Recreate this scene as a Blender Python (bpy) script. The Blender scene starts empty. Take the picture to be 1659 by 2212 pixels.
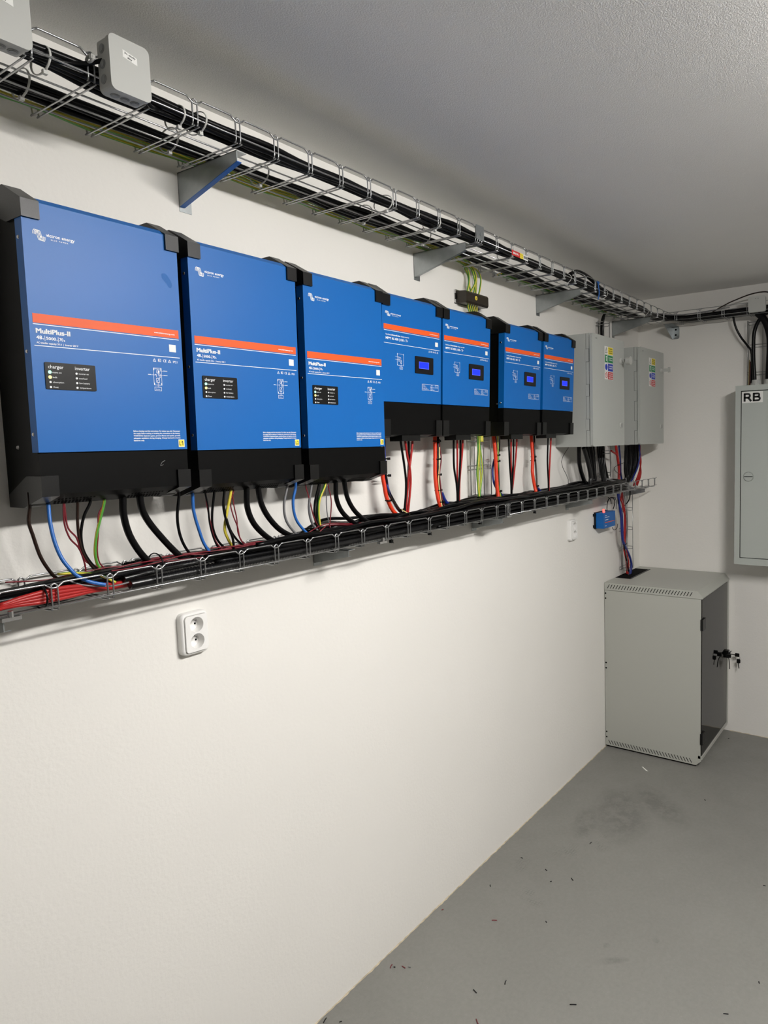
import bpy, bmesh, math, random
from mathutils import Vector, Matrix
random.seed(7)
C = bpy.context.scene.collection
SC = bpy.context.scene
PI = math.pi
# ------------------------------------------------------------------ camera
FPX = 1502.03
CAM = Vector((-0.66495, -1.59528, 1.83371))
RX = Vector((0.550747655, -0.834262384, -0.026139925))
UP = Vector((0.091415342, 0.029160461, 0.995385806))
FW = Vector((0.829650683, 0.550595989, -0.092324437))
PX, PY = 1020.37, 1097.55
cd = bpy.data.cameras.new('camera'); cam = bpy.data.objects.new('camera', cd); C.objects.link(cam)
cd.lens = FPX / 2212 * 36; cd.sensor_width = 36; cd.sensor_fit = 'AUTO'; cd.clip_start = 0.05
cd.shift_x = (829.5 - PX) / 2212; cd.shift_y = (PY - 1106) / 2212
m3 = Matrix((RX, UP, -FW)).transposed()
cam.matrix_world = Matrix.Translation(CAM) @ m3.to_4x4()
SC.camera = cam
# ------------------------------------------------------------------ world, light, exposure
W = bpy.data.worlds.new('world'); SC.world = W; W.use_nodes = True
W.node_tree.nodes['Background'].inputs[0].default_value = (1, 0.98, 0.94, 1)
W.node_tree.nodes['Background'].inputs[1].default_value = 0.0
SC.view_settings.view_transform = 'Standard'; SC.view_settings.look = 'None'
SC.view_settings.exposure = 0.0; SC.view_settings.gamma = 1.0
LAMP_STRENGTH = 190.0
LAMP_COLOR = (1.0, 0.975, 0.94, 1)
LX, CEIL = 3.716, 2.712
X0, Y1 = -3.6, -4.8

def at(u, v, ax, val):
    """point where the sight line of a photo pixel meets the world plane axis=val"""
    d = RX * ((u - PX) / FPX) - UP * ((v - PY) / FPX) + FW
    return CAM + d * ((val - CAM[ax]) / d[ax])
# ------------------------------------------------------------------ helpers
def box(bm, x0, x1, y0, y1, z0, z1):
    vs = [bm.verts.new((x, y, z)) for x in (x0, x1) for y in (y0, y1) for z in (z0, z1)]
    for f in ((0, 1, 3, 2), (4, 6, 7, 5), (0, 4, 5, 1), (2, 3, 7, 6), (0, 2, 6, 4), (1, 5, 7, 3)):
        bm.faces.new([vs[i] for i in f])
    return vs
def prism(bm, poly, a0, a1, ax=0):
    """extrude a 2D polygon along axis ax; poly is in the two other axes in xyz order"""
    def mk(p, a):
        q = list(p); q.insert(ax, a); return q
    A = [bm.verts.new(mk(p, a0)) for p in poly]; B = [bm.verts.new(mk(p, a1)) for p in poly]
    n = len(poly); bm.faces.new(A); bm.faces.new(B[::-1])
    for i in range(n): bm.faces.new((A[i], B[i], B[(i + 1) % n], A[(i + 1) % n]))
def rpoly(x0, x1, z0, z1, r, n=5):
    out = []
    for cx, cz, a in ((x1 - r, z1 - r, 0), (x0 + r, z1 - r, 90), (x0 + r, z0 + r, 180), (x1 - r, z0 + r, 270)):
        for k in range(n + 1):
            t = math.radians(a + 90 * k / n); out.append((cx + r * math.cos(t), cz + r * math.sin(t)))
    return out
def cyl(bm, c, ax, r, h, n=20, r2=None):
    """cylinder from c along axis ax for length h"""
    r2 = r if r2 is None else r2
    A, B = [], []
    for k in range(n):
        t = 2 * PI * k / n; a, b = math.cos(t), math.sin(t)
        p = [a * r, b * r]; p.insert(ax, 0); q = [a * r2, b * r2]; q.insert(ax, h)
        A.append(bm.verts.new(Vector(p) + Vector(c))); B.append(bm.verts.new(Vector(q) + Vector(c)))
    bm.faces.new(A); bm.faces.new(B[::-1])
    for k in range(n): bm.faces.new((A[k], A[(k + 1) % n], B[(k + 1) % n], B[k]))
def smooth_path(pts, k=6, closed=False):
    P = [Vector(p) for p in pts]; n = len(P)
    if n < 3 or k <= 1: return P
    out = []
    for i in range(n if closed else n - 1):
        if closed: p0, p1, p2, p3 = P[i - 1], P[i], P[(i + 1) % n], P[(i + 2) % n]
        else: p0, p1, p2, p3 = P[max(i - 1, 0)], P[i], P[i + 1], P[min(i + 2, n - 1)]
        for j in range(k):
            t = j / k
            out.append(0.5 * ((2 * p1) + (p2 - p0) * t + (2 * p0 - 5 * p1 + 4 * p2 - p3) * t * t + (3 * p1 - p0 - 3 * p2 + p3) * t ** 3))
    if not closed: out.append(P[-1])
    return out
def tube(bm, pts, r, n=8, k=6, closed=False, stripe=False, rf=None):
    if stripe: n = 8
    P = smooth_path(pts, k, closed); m = len(P); rings = []; N = None
    for i in range(m):
        if closed: T = P[(i + 1) % m] - P[i - 1]
        else: T = P[min(i + 1, m - 1)] - P[max(i - 1, 0)]
        if T.length < 1e-9: T = Vector((1, 0, 0))
        T.normalize()
        if N is None:
            N = T.orthogonal().normalized() if abs(T.z) > .9 else T.cross(Vector((0, 0, 1))).normalized()
        N = (N - T * N.dot(T)).normalized(); B = T.cross(N)
        rr = r if rf is None else r * rf(i)
        rings.append([bm.verts.new(P[i] + (N * math.cos(2 * PI * j / n) + B * math.sin(2 * PI * j / n)) * rr) for j in range(n)])
    for i in range(m if closed else m - 1):
        a, b = rings[i], rings[(i + 1) % m]
        for j in range(n):
            f = bm.faces.new((a[j], a[(j + 1) % n], b[(j + 1) % n], b[j])); f.smooth = True
            if stripe and (j + int(P[0].x * 977)) % 4 < 2: f.material_index = 1
    if not closed:
        bm.faces.new(rings[0][::-1]); bm.faces.new(rings[-1])
def ribbon(bm, pts, w, y, k=6, th=.0003):
    """flat printed line in the x-z plane at depth y"""
    P = smooth_path([(p[0], 0, p[1]) for p in pts], k)
    prev = None
    for i, p in enumerate(P):
        T = P[min(i + 1, len(P) - 1)] - P[max(i - 1, 0)]; T.normalize(); N = Vector((-T.z, 0, T.x)) * w / 2
        a, b = bm.verts.new((p.x + N.x, y, p.z + N.z)), bm.verts.new((p.x - N.x, y, p.z - N.z))
        if prev: bm.faces.new((prev[0], prev[1], b, a))
        prev = (a, b)
_tc = {}
def text(bm, s, x, z, h, w=None, y=0.0, align='L', bold=0.0, M=None):
    """lettering in the x-z plane facing -y; h is the cap height, w the total width"""
    cu = bpy.data.curves.new('t', 'FONT'); cu.body = s; cu.size = 1.0; cu.offset = bold; cu.resolution_u = 2
    ob = bpy.data.objects.new('t', cu); C.objects.link(ob)
    dg = bpy.context.evaluated_depsgraph_get(); me = bpy.data.meshes.new_from_object(ob.evaluated_get(dg))
    xs = [v.co.x for v in me.vertices]
    bpy.data.objects.remove(ob); bpy.data.curves.remove(cu)
    if not xs: return
    a, b = min(xs), max(xs); sz = h / .73; sx = sz if w is None else w / (b - a)
    W_ = (b - a) * sx
    ox = x if align == 'L' else x - W_ if align == 'R' else x - W_ / 2
    t = bmesh.new(); t.from_mesh(me); bpy.data.meshes.remove(me)
    for v in t.verts:
        q = Vector((ox + (v.co.x - a) * sx, y, z + v.co.y * sz)); v.co = M @ q if M else q
    tm = bpy.data.meshes.new('t'); t.to_mesh(tm); t.free(); bm.from_mesh(tm); bpy.data.meshes.remove(tm)
def mk(name, bm, mats, parent=None, smooth=False, bevel=0.0, fn=None, seg=2):
    if bevel:
        bmesh.ops.bevel(bm, geom=[e for e in bm.edges if e.is_manifold and e.calc_face_angle(0) > .5], offset=bevel, segments=seg, affect='EDGES', clamp_overlap=True)
    if fn:
        for v in bm.verts: v.co = fn(v.co)
    bmesh.ops.recalc_face_normals(bm, faces=bm.faces) if len(bm.faces) and not name.startswith('print') else None
    me = bpy.data.meshes.new(name); bm.to_mesh(me); bm.free()
    for m_ in (mats if isinstance(mats, (list, tuple)) else [mats]): me.materials.append(m_)
    if smooth:
        for p in me.polygons: p.use_smooth = True
    o = bpy.data.objects.new(name, me); C.objects.link(o)
    if parent: o.parent = parent
    return o
def thing(name, label, cat, loc=(0, 0, 0), group=None):
    o = bpy.data.objects.new(name, None); C.objects.link(o); o.location = loc; o.empty_display_size = .05
    o['label'] = label; o['category'] = cat
    if group: o['group'] = group
    return o
def tag(o, label, cat, group=None):
    o['label'] = label; o['category'] = cat
    if group: o['group'] = group
    return o
def struct(name, bm, m):
    o = mk(name, bm, m); o['kind'] = 'structure'; return o
def recentre(o):
    """put a single-mesh thing's origin in its middle"""
    vs = o.data.vertices
    c = Vector([(min(v.co[i] for v in vs) + max(v.co[i] for v in vs)) / 2 for i in range(3)])
    for v in vs: v.co -= c
    o.location = c; return o
# ------------------------------------------------------------------ materials
def mat(name, col, rough=.5, metal=0, spec=.5, bump=0, bscale=200, var=0, vscale=3, emit=None, estr=0, bdist=.002, coat=0):
    m = bpy.data.materials.new(name); m.use_nodes = True; nt = m.node_tree; b = nt.nodes['Principled BSDF']
    b.inputs['Base Color'].default_value = (*col, 1); b.inputs['Roughness'].default_value = rough
    b.inputs['Metallic'].default_value = metal; b.inputs['Specular IOR Level'].default_value = spec
    if coat: b.inputs['Coat Weight'].default_value = coat
    tc = nt.nodes.new('ShaderNodeTexCoord')
    if bump:
        n = nt.nodes.new('ShaderNodeTexNoise'); n.inputs['Scale'].default_value = bscale; n.inputs['Detail'].default_value = 3
        bp = nt.nodes.new('ShaderNodeBump'); bp.inputs['Strength'].default_value = bump; bp.inputs['Distance'].default_value = bdist
        nt.links.new(tc.outputs['Object'], n.inputs['Vector']); nt.links.new(n.outputs['Fac'], bp.inputs['Height']); nt.links.new(bp.outputs[0], b.inputs['Normal'])
    if var:
        n = nt.nodes.new('ShaderNodeTexNoise'); n.inputs['Scale'].default_value = vscale; n.inputs['Detail'].default_value = 5
        mr = nt.nodes.new('ShaderNodeMapRange'); mr.inputs['From Min'].default_value = .3; mr.inputs['From Max'].default_value = .7
        mr.inputs['To Min'].default_value = 1 - var; mr.inputs['To Max'].default_value = 1 + var
        vm = nt.nodes.new('ShaderNodeVectorMath'); vm.operation = 'SCALE'; vm.inputs[0].default_value = col
        nt.links.new(tc.outputs['Object'], n.inputs['Vector']); nt.links.new(n.outputs['Fac'], mr.inputs['Value'])
        nt.links.new(mr.outputs[0], vm.inputs['Scale']); nt.links.new(vm.outputs[0], b.inputs['Base Color'])
    if emit:
        b.inputs['Emission Color'].default_value = (*emit, 1); b.inputs['Emission Strength'].default_value = estr
    return m
M = {}
M['wall'] = mat('wall_paint', (.81, .79, .75), .75, spec=.3, bump=.35, bscale=90, bdist=.002, var=.012, vscale=2)
M['wall3'] = mat('dark_wall', (.12, .118, .11), .8, bump=.3, bscale=60)  # for the unseen wall behind the camera; darkened to cut bounce on unit sides
M['wall2'] = mat('unseen_grey_wall', (.42, .41, .39), .8, bump=.3, bscale=60)  # for the unseen right wall; grey picked to deepen the room's shadows
M['ceil'] = mat('ceiling_plaster', (.80, .79, .775), .7, spec=.45, bump=.42, bscale=300, bdist=.003, var=.02, vscale=2)
M['blue'] = mat('blue_coating', (.001, .112, .40), .42, spec=.34, bump=.12, bscale=900, bdist=.0004)
M['smudge'] = mat('smudged_blue', (.001, .098, .35), .52, spec=.3)
M['blueshade'] = mat('shaded_blue_coating', (.004, .03, .24), .5, bump=.1, bscale=900, bdist=.0004)  # unused copy of the blue, with the sides' shade put into its colour
M['orange'] = mat('orange_print', (.76, .10, .016), .5, spec=.35)
M['white'] = mat('white_print', (.86, .88, .9), .5)
M['black'] = mat('black_coating', (.0022, .0022, .0022), .45, spec=.09, bump=.15, bscale=900, bdist=.0004)
M['cap'] = mat('black_plastic', (.003, .003, .003), .36, spec=.32, bump=.3, bscale=700, bdist=.0004)
M['slot'] = mat('dark_opening', (.002, .002, .002), .9, spec=.1)
M['panel'] = mat('charcoal_display', (.006, .006, .006), .35, spec=.22)
M['lcdframe'] = mat('gloss_black_bezel', (.004, .004, .005), .3, spec=.3)
M['lcd'] = mat('lit_blue_screen', (.0, .01, .3), .4, emit=(.008, .03, 1.0), estr=.95)
M['lcdedge'] = mat('lit_screen_edge', (.05, .08, .6), .4, emit=(.12, .16, 1.0), estr=.9)
M['ledg'] = mat('lit_green_led', (.4, .9, .7), .4, emit=(.35, 1, .65), estr=.9)
M['ledy'] = mat('lit_yellow_led', (.9, .85, .3), .4, emit=(1, .85, .22), estr=.8)
M['yellow'] = mat('yellow_sticker', (.88, .72, .06), .5)
M['whitesticker'] = mat('white_sticker', (.8, .8, .77), .5)
M['ink'] = mat('black_ink', (.008, .008, .008), .5)
M['zinc'] = mat('galvanised_wire', (.42, .425, .43), .30, metal=.95, var=.12, vscale=60)
M['plate'] = mat('galvanised_sheet', (.40, .425, .43), .36, metal=.85, var=.12, vscale=25)
M['cable'] = mat('black_cable_sheath', (.002, .002, .0025), .30, spec=.2)
M['conduit'] = mat('black_ribbed_plastic', (.004, .004, .0045), .28, spec=.6)
M['cableg'] = mat('grey_cable_sheath', (.16, .16, .165), .45)
M['cabled'] = mat('dark_brown_cable', (.018, .008, .005), .32, spec=.35)
M['red'] = mat('red_cable_sheath', (.36, .016, .015), .4, spec=.35)
M['orangered'] = mat('orange_red_cable', (.68, .04, .010), .4, spec=.35)
M['darkred'] = mat('dark_red_wire', (.16, .01, .018), .4)
M['cblue'] = mat('blue_cable_sheath', (.02, .13, .45), .4)
M['dblue'] = mat('deep_blue_cable', (.005, .018, .18), .4)
M['cyel'] = mat('yellow_cable', (.62, .52, .05), .4)
M['cgrn'] = mat('green_cable', (.07, .28, .03), .4)
M['cream'] = mat('pale_yellow_wire', (.68, .58, .25), .45)
M['tiew'] = mat('natural_cable_tie', (.55, .55, .52), .45)
M['greybox'] = mat('grey_plastic', (.47, .475, .45), .5, bump=.15, bscale=600, bdist=.0004)
M['greydark'] = mat('grey_rubber', (.30, .305, .30), .6)
M['encl'] = mat('enclosure_grey', (.44, .455, .43), .45, bump=.1, bscale=500, bdist=.0004)
M['rack'] = mat('rack_grey', (.44, .445, .405), .42, bump=.12, bscale=700, bdist=.0004)
M['rb'] = mat('cabinet_grey', (.44, .47, .44), .42, bump=.12, bscale=700, bdist=.0004)
M['socket'] = mat('white_plastic', (.86, .85, .83), .3, spec=.5)
M['green'] = mat('green_print', (.01, .23, .07), .5)
M['sblue'] = mat('blue_print', (.015, .04, .42), .5)
M['sred'] = mat('red_print', (.55, .02, .02), .5)
M['steel'] = mat('steel', (.6, .6, .6), .25, metal=1)
M['brown'] = mat('smoked_brown_plastic', (.025, .018, .011), .25, spec=.5)
M['ledr'] = mat('lit_red_led', (.8, .1, .1), .4, emit=(1, .10, .08), estr=2.2)
M['caulk'] = mat('beige_sealant', (.50, .43, .32), .8, var=.3, vscale=30)
M['lampw'] = mat('lamp_housing', (.8, .8, .8), .5)
M['tubelight'] = mat('lit_tube', (1, 1, 1), .5, emit=LAMP_COLOR[:3], estr=LAMP_STRENGTH)
def glass_mat():
    m = bpy.data.materials.new('smoked_glass'); m.use_nodes = True; nt = m.node_tree; nt.nodes.clear()
    o = nt.nodes.new('ShaderNodeOutputMaterial'); t = nt.nodes.new('ShaderNodeBsdfTransparent'); g = nt.nodes.new('ShaderNodeBsdfGlossy')
    mx = nt.nodes.new('ShaderNodeMixShader'); fr = nt.nodes.new('ShaderNodeFresnel'); fr.inputs[0].default_value = 1.5
    t.inputs[0].default_value = (.44, .42, .35, 1); g.inputs['Roughness'].default_value = .04
    nt.links.new(fr.outputs[0], mx.inputs[0]); nt.links.new(t.outputs[0], mx.inputs[1]); nt.links.new(g.outputs[0], mx.inputs[2]); nt.links.new(mx.outputs[0], o.inputs[0])
    return m
M['glass'] = glass_mat()
def floor_mat():
    m = bpy.data.materials.new('grey_floor_paint'); m.use_nodes = True; nt = m.node_tree; b = nt.nodes['Principled BSDF']; L = nt.links.new
    N = nt.nodes.new; tc = N('ShaderNodeTexCoord')
    def noise(s, d=4, r=.55):
        n = N('ShaderNodeTexNoise'); n.inputs['Scale'].default_value = s; n.inputs['Detail'].default_value = d; n.inputs['Roughness'].default_value = r
        L(tc.outputs['Object'], n.inputs['Vector']); return n.outputs['Fac']
    def mr(v, a, b_, c, d):
        n = N('ShaderNodeMapRange'); n.inputs[1].default_value = a; n.inputs[2].default_value = b_; n.inputs[3].default_value = c; n.inputs[4].default_value = d
        L(v, n.inputs[0]); return n.outputs[0]
    def mth(op, a, b_=None):
        n = N('ShaderNodeMath'); n.operation = op
        for i, x in enumerate((a, b_)):
            if x is None: continue
            if isinstance(x, (int, float)): n.inputs[i].default_value = x
            else: L(x, n.inputs[i])
        return n.outputs[0]
    def spot(x, y, rx, ry, rot=0):
        mp = N('ShaderNodeMapping'); mp.vector_type = 'TEXTURE'; mp.inputs['Location'].default_value = (x, y, 0); mp.inputs['Scale'].default_value = (rx, ry, 1); mp.inputs['Rotation'].default_value = (0, 0, rot)
        L(tc.outputs['Object'], mp.inputs['Vector']); ln = N('ShaderNodeVectorMath'); ln.operation = 'LENGTH'; L(mp.outputs[0], ln.inputs[0])
        return mr(ln.outputs['Value'], .45, 1.0, 1, 0)
    big = mr(noise(1.3), .3, .7, .95, 1.05); fine = mr(noise(60, 6, .7), .3, .7, .94, 1.06); speck = mr(noise(260, 2, .6), .70, .74, 1.0, 1.5)
    base = mth('MULTIPLY', mth('MULTIPLY', big, fine), speck)
    smear_n = mr(noise(14, 6, .75), .42, .56, 0, 1)
    dark = None
    for a in ((2.45, -.36, .30, .16, .35), (2.28, -.25, .16, .07, .2), (2.62, -.50, .25, .1, .9), (1.50, -.70, .07, .02, -.9), (1.68, -.80, .018, .014, 0), (1.56, -.655, .02, .014, 0)):
        s = spot(*a); dark = s if dark is None else mth('MAXIMUM', dark, s)
    d1 = mth('MULTIPLY', dark, mth('ADD', mth('MULTIPLY', smear_n, .7), .3))
    # shoe prints with a mesh sole
    vo = N('ShaderNodeTexVoronoi'); vo.feature = 'DISTANCE_TO_EDGE'; vo.inputs['Scale'].default_value = 85; vo.inputs['Randomness'].default_value = .15
    L(tc.outputs['Object'], vo.inputs['Vector']); net = mr(vo.outputs[0], .04, .1, 1, 0)
    pr = None
    for a in ((1.83, -.155, .055, .045, .3), (1.66, -.285, .085, .045, 1.2), (2.02, -.27, .085, .06, -.2), (2.16, -.39, .08, .04, .3)):
        s = spot(*a); pr = s if pr is None else mth('MAXIMUM', pr, s)
    d2 = mth('MULTIPLY', mth('MULTIPLY', pr, net), smear_n)
    tot = mth('MULTIPLY', base, mth('SUBTRACT', 1, mth('ADD', mth('MULTIPLY', d1, .26), mth('MULTIPLY', d2, .38))))
    vm = N('ShaderNodeVectorMath'); vm.operation = 'SCALE'; vm.inputs[0].default_value = (.213, .210, .194); L(tot, vm.inputs['Scale']); L(vm.outputs[0], b.inputs['Base Color'])
    L(mr(noise(9, 5), .3, .7, .42, .6), b.inputs['Roughness']); b.inputs['Specular IOR Level'].default_value = .35
    bp = N('ShaderNodeBump'); bp.inputs['Strength'].default_value = .25; bp.inputs['Distance'].default_value = .002; L(noise(120, 3), bp.inputs['Height']); L(bp.outputs[0], b.inputs['Normal'])
    return m
M['floor'] = floor_mat()
# ------------------------------------------------------------------ the room
b = bmesh.new(); box(b, X0 - .1, LX + .1, Y1 - .1, .1, -.1, 0); struct('floor', b, M['floor'])
b = bmesh.new(); box(b, X0 - .1, LX + .1, Y1 - .1, .1, CEIL, CEIL + .1); struct('ceiling', b, M['ceil'])
b = bmesh.new(); box(b, X0 - .1, LX + .1, 0, .1, 0, CEIL); struct('wall_left', b, M['wall'])
b = bmesh.new(); box(b, LX, LX + .1, Y1 - .1, 0, 0, CEIL); struct('wall_back', b, M['wall'])
b = bmesh.new(); box(b, X0 - .1, LX + .1, Y1 - .1, Y1, 0, CEIL); struct('wall_right', b, M['wall2'])
b = bmesh.new(); box(b, X0 - .1, X0, Y1, 0, 0, CEIL); struct('wall_front', b, M['wall3'])
def joint(name, along, a0, a1, n):
    bm = bmesh.new(); prev = None
    for i in range(n + 1):
        s = a0 + (a1 - a0) * i / n; w = .0020 + .0035 * abs(math.sin(i * 1.7) * math.sin(i * .37 + 1)) + random.uniform(0, .002); h = random.uniform(.001, .004)
        q = [(s, 0, h), (s, -w, .0006), (s, 0, .0006)] if along == 'x' else [(LX, s, h), (LX - w, s, .0006), (LX, s, .0006)]
        r = [bm.verts.new(p) for p in q]
        if prev:
            for j in range(3): bm.faces.new((prev[j], prev[(j + 1) % 3], r[(j + 1) % 3], r[j]))
        prev = r
    struct(name, bm, M['caulk'])
joint('trim_1', 'x', X0, LX, 420); joint('trim_2', 'y', -.58, Y1, 220)

# ------------------------------------------------------------------ ceiling lamps (out of frame, they light the room)
def lamp(x, y, label, L=1.25):
    t = thing('ceiling_lamp', label, 'lamp', (x, y, CEIL), 'tube lamps on the ceiling')
    bm = bmesh.new(); box(bm, -L / 2 - .02, L / 2 + .02, -.05, .05, -.045, 0); mk('housing', bm, M['lampw'], t, bevel=.004)
    bm = bmesh.new(); box(bm, -L / 2, L / 2, -.05, .05, -.085, -.046); mk('diffuser', bm, M['tubelight'], t)
    bm = bmesh.new(); box(bm, -L / 2 - .02, -L / 2, -.052, .052, -.087, -.04); box(bm, L / 2, L / 2 + .02, -.052, .052, -.087, -.04); mk('end_cap', bm, M['lampw'], t)
lamp(0.85, -2.09, 'white tube lamp on the ceiling, to the right of the blue inverters')

# ------------------------------------------------------------------ blue wall units
ZB = 1.7508
def unit(kind, x, z, label, extra):
    if kind == 'inv':
        Wd, H, D, T, zs, nm = .323, .565, .151, .0158, .0845, 'inverter_charger'
        top = .5610; tcap = .0345; cw = .031; ccw = .031; bsl = -.022
    else:
        Wd, H, D, T, zs, nm = .313, .440, .138, .0422, .108, 'charge_controller'
        top = .440; tcap = .034; cw = .034; ccw = .034; bsl = -.004
    sh = lambda co: Vector((co.x, co.y * (1 + T * co.z / D), co.z))
    root = thing(nm, label, 'inverter' if kind == 'inv' else 'charge controller', (x, 0, z), 'blue inverters on the wall' if kind == 'inv' else 'blue charge controllers on the wall')
    bk = -D + .016
    bm = bmesh.new()      # black chassis, with a sloping underside
    yb = -.092 if kind == 'inv' else -.10
    prism(bm, [(-.001, bsl), (yb, bsl), (bk, -.002 if kind == 'inv' else .001), (bk, top + .008), (-.03, top + .012), (-.001, top + .012)], .004, Wd - .004)
    mk('chassis', bm, M['black'], root, fn=sh)
    bm = bmesh.new()      # blue cover folded over the front edge
    prism(bm, [(bk + .012, zs), (-D + .003, zs), (-D + .003, top - .002), (bk + .002, top + .010), (bk + .012, top + .010)], .0, Wd)
    cov = mk('front_cover', bm, M['blue'], root, bevel=.0012, fn=sh)
    bm = bmesh.new()
    z0 = .0 if kind == 'inv' else .0
    prism(bm, [(bk + .012, zs - .002), (-D + .0035, zs - .002), (-D + .0035, z0 + .002), (bk + .008, bsl * .45 + .001), (bk + .012, bsl * .45 + .001)], .0005, Wd - .0005)
    mk('lower_cover', bm, M['black'], root, bevel=.0012, fn=sh)
    # corner caps
    tz, bz = (.0345, .0385) if kind == 'inv' else (.034, .052)
    for sx in (0, 1):
        xa, xb = (-.002, cw) if sx == 0 else (Wd - cw + .001, Wd + .002)
        bm = bmesh.new(); prism(bm, [(-D - .0022, top - tz), (-D - .0022, top - .001), (-.09, top + .036), (-.02, top + .036), (-.02, top - .0), (bk + .04, top - tz)], xa, xb); mk('corner_cap', bm, M['cap'], root, bevel=.002, fn=sh)
        bm = bmesh.new()
        if kind == 'inv': pl = [(-D - .0022, bz), (-D - .0022, -.002), (-.075, bsl - .0035), (-.015, bsl - .0035), (-.015, .0), (bk + .04, bz)]
        else: pl = [(-D - .0022, bz), (-D - .0022, -.003), (-.02, -.006), (-.02, 0), (bk + .04, bz)]
        prism(bm, pl, xa, xb); mk('corner_cap', bm, M['cap'], root, bevel=.002, fn=sh)
    # side screws
    zz = ((.492, .279, .12) if kind == 'inv' else (.369, .129))
    for sx, xx in ((-1, -.0), (1, Wd)):
        for q in zz:
            bm = bmesh.new(); cyl(bm, (xx, bk + .003, q), 0, .0038, sx * .0012, 14, .003)
            mk('screw', bm, M['steel'], root, fn=sh, smooth=False)
        bm = bmesh.new(); cyl(bm, (xx + (-.004 if sx > 0 else .004), -.057 if kind == 'inv' else -.102, .096 if kind == 'inv' else .126), 0, .0042, sx * .0022, 14, .003); mk('screw', bm, M['steel'], root, fn=sh)
    yp = -D + .0026
    PR = lambda name, fill, m_, par=root: (lambda bm: (fill(bm), mk(name, bm, m_, par, fn=sh))[1])(bmesh.new())
    def quad(bm, x0, x1, z0, z1, y=yp, z0b=None, z1b=None):
        vs = [bm.verts.new(p) for p in ((x0, y, z0), (x1, y, z0 if z0b is None else z0b), (x1, y, z1 if z1b is None else z1b), (x0, y, z1))]; bm.faces.new(vs)
    def logo(bm, x0, z0, x1, z1, tx0, tx1, tz_, th):
        w, h = x1 - x0, z1 - z0
        for k in range(4):
            ox = x0 + k * w * .115
            pts = [(0, .52), (.02, .8), (.12, .97), (.25, .93), (.33, .7), (.38, .35), (.46, .07), (.6, .02), (.66, .2), (.665, .45)]
            ribbon(bm, [(ox + px_ * w * .98, z0 + (pz - k * .012) * h) for px_, pz in pts], w * .055, yp, 4)
        text(bm, 'victron energy', tx0, tz_, th, tx1 - tx0, yp, bold=.022)
        text(bm, 'B L U E   P O W E R', tx0 + (tx1 - tx0) * .16, tz_ - th * .95, th * .42, (tx1 - tx0) * .6, yp, bold=.02)
    def frame(bm, x0, x1, z0, z1, w):
        quad(bm, x0, x1, z1 - w, z1); quad(bm, x0, x1, z0, z0 + w); quad(bm, x0, x0 + w, z0, z1); quad(bm, x1 - w, x1, z0, z1)
    def icons(bm, x0, x1, z0, h, tail):
        w = h * 1.15; g = (x1 - x0 - 5 * w) / 4.2
        def tri(a): ribbon(bm, [(a, z0), (a + w, z0)], h * .14, yp, 1); ribbon(bm, [(a, z0), (a + w / 2, z0 + h)], h * .14, yp, 1); ribbon(bm, [(a + w / 2, z0 + h), (a + w, z0)], h * .14, yp, 1)
        xs = [x0 + i * (w + g) for i in range(5)]
        order = ('T', 'B', 'C', 'T', 'I') if tail else ('T', 'B', 'I', 'C', 'T')
        for a, o_ in zip(xs, order):
            if o_ == 'T':
                tri(a); quad(bm, a + w * .45, a + w * .55, z0 + h * .3, z0 + h * .65)
            elif o_ == 'B': frame(bm, a, a + w, z0, z0 + h, h * .13); text(bm, 'i', a + w * .62, z0 + h * .2, h * .6, None, yp, bold=.02); quad(bm, a + w * .15, a + w * .4, z0 + h * .25, z0 + h * .8)
            elif o_ == 'C': text(bm, 'CE', a, z0, h, w * 1.15, yp, bold=.01)
            else: text(bm, 'IP21', a, z0, h * .8, w * 1.5, yp, bold=.01)
    if kind == 'inv':
        PR('logo', lambda bm: logo(bm, .0187, .4895, .0404, .5085, .0423, .0965, .4990, .0062), M['white'])
        PR('orange_stripe', lambda bm: quad(bm, .0068, .316, .3327, .3503, yp, .3350, .3535), M['orange'])
        def pt_(bm):
            ribbon(bm, [(.0066, .3302), (.3158, .3321)], .0014, yp, 1); ribbon(bm, [(.0066, .2896), (.3162, .2919)], .0014, yp, 1)
            [text(bm, 'MultiPlus-II', .0108 + q_ * .00036, .3134 + q2 * .00035, .0096, .0632, yp - (q_ * 2 + q2) * .00008) for q_ in range(4) for q2 in range(2)]
            for s_, a_, b_, h_ in (('48', .0112, .0215, .0072), ('v', .0222, .0249, .0036), ('|', .0262, .0270, .0078), ('5000', .0290, .0472, .0060), ('va', .0478, .0500, .0030), ('|', .0511, .0519, .0078), ('70', .0535, .0610, .0060), ('a', .0618, .0644, .0040)):
                text(bm, s_, a_, .3022, h_, b_ - a_, yp, bold=.02)
            text(bm, 'AC transfer capacity: 50 A  |  Inverter 230 V', .0110, .2940, .0036, .0785, yp, bold=.02)
            for i, l_ in enumerate(('Before charging read the instructions. For indoor use only. Disconnect', 'the supply before making or breaking the connections to the battery.', 'WARNING: Explosive gases, prevent flames and sparks, provide', 'adequate ventilation during charging. Charge lead-acid or Li-ion', 'batteries only.')):
                text(bm, l_, .1945, .1248 - i * .0051, .0030, (.112, .112, .112, .112, .0245)[i], yp, bold=.025)
            icons(bm, .2498, .3068, .2795, .0062, True)
            text(bm, 'www.victronenergy.com', .256, .3415, .0032, .050, yp - .0004, bold=.025)
        PR('printed_text', pt_, M['white'])
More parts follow.
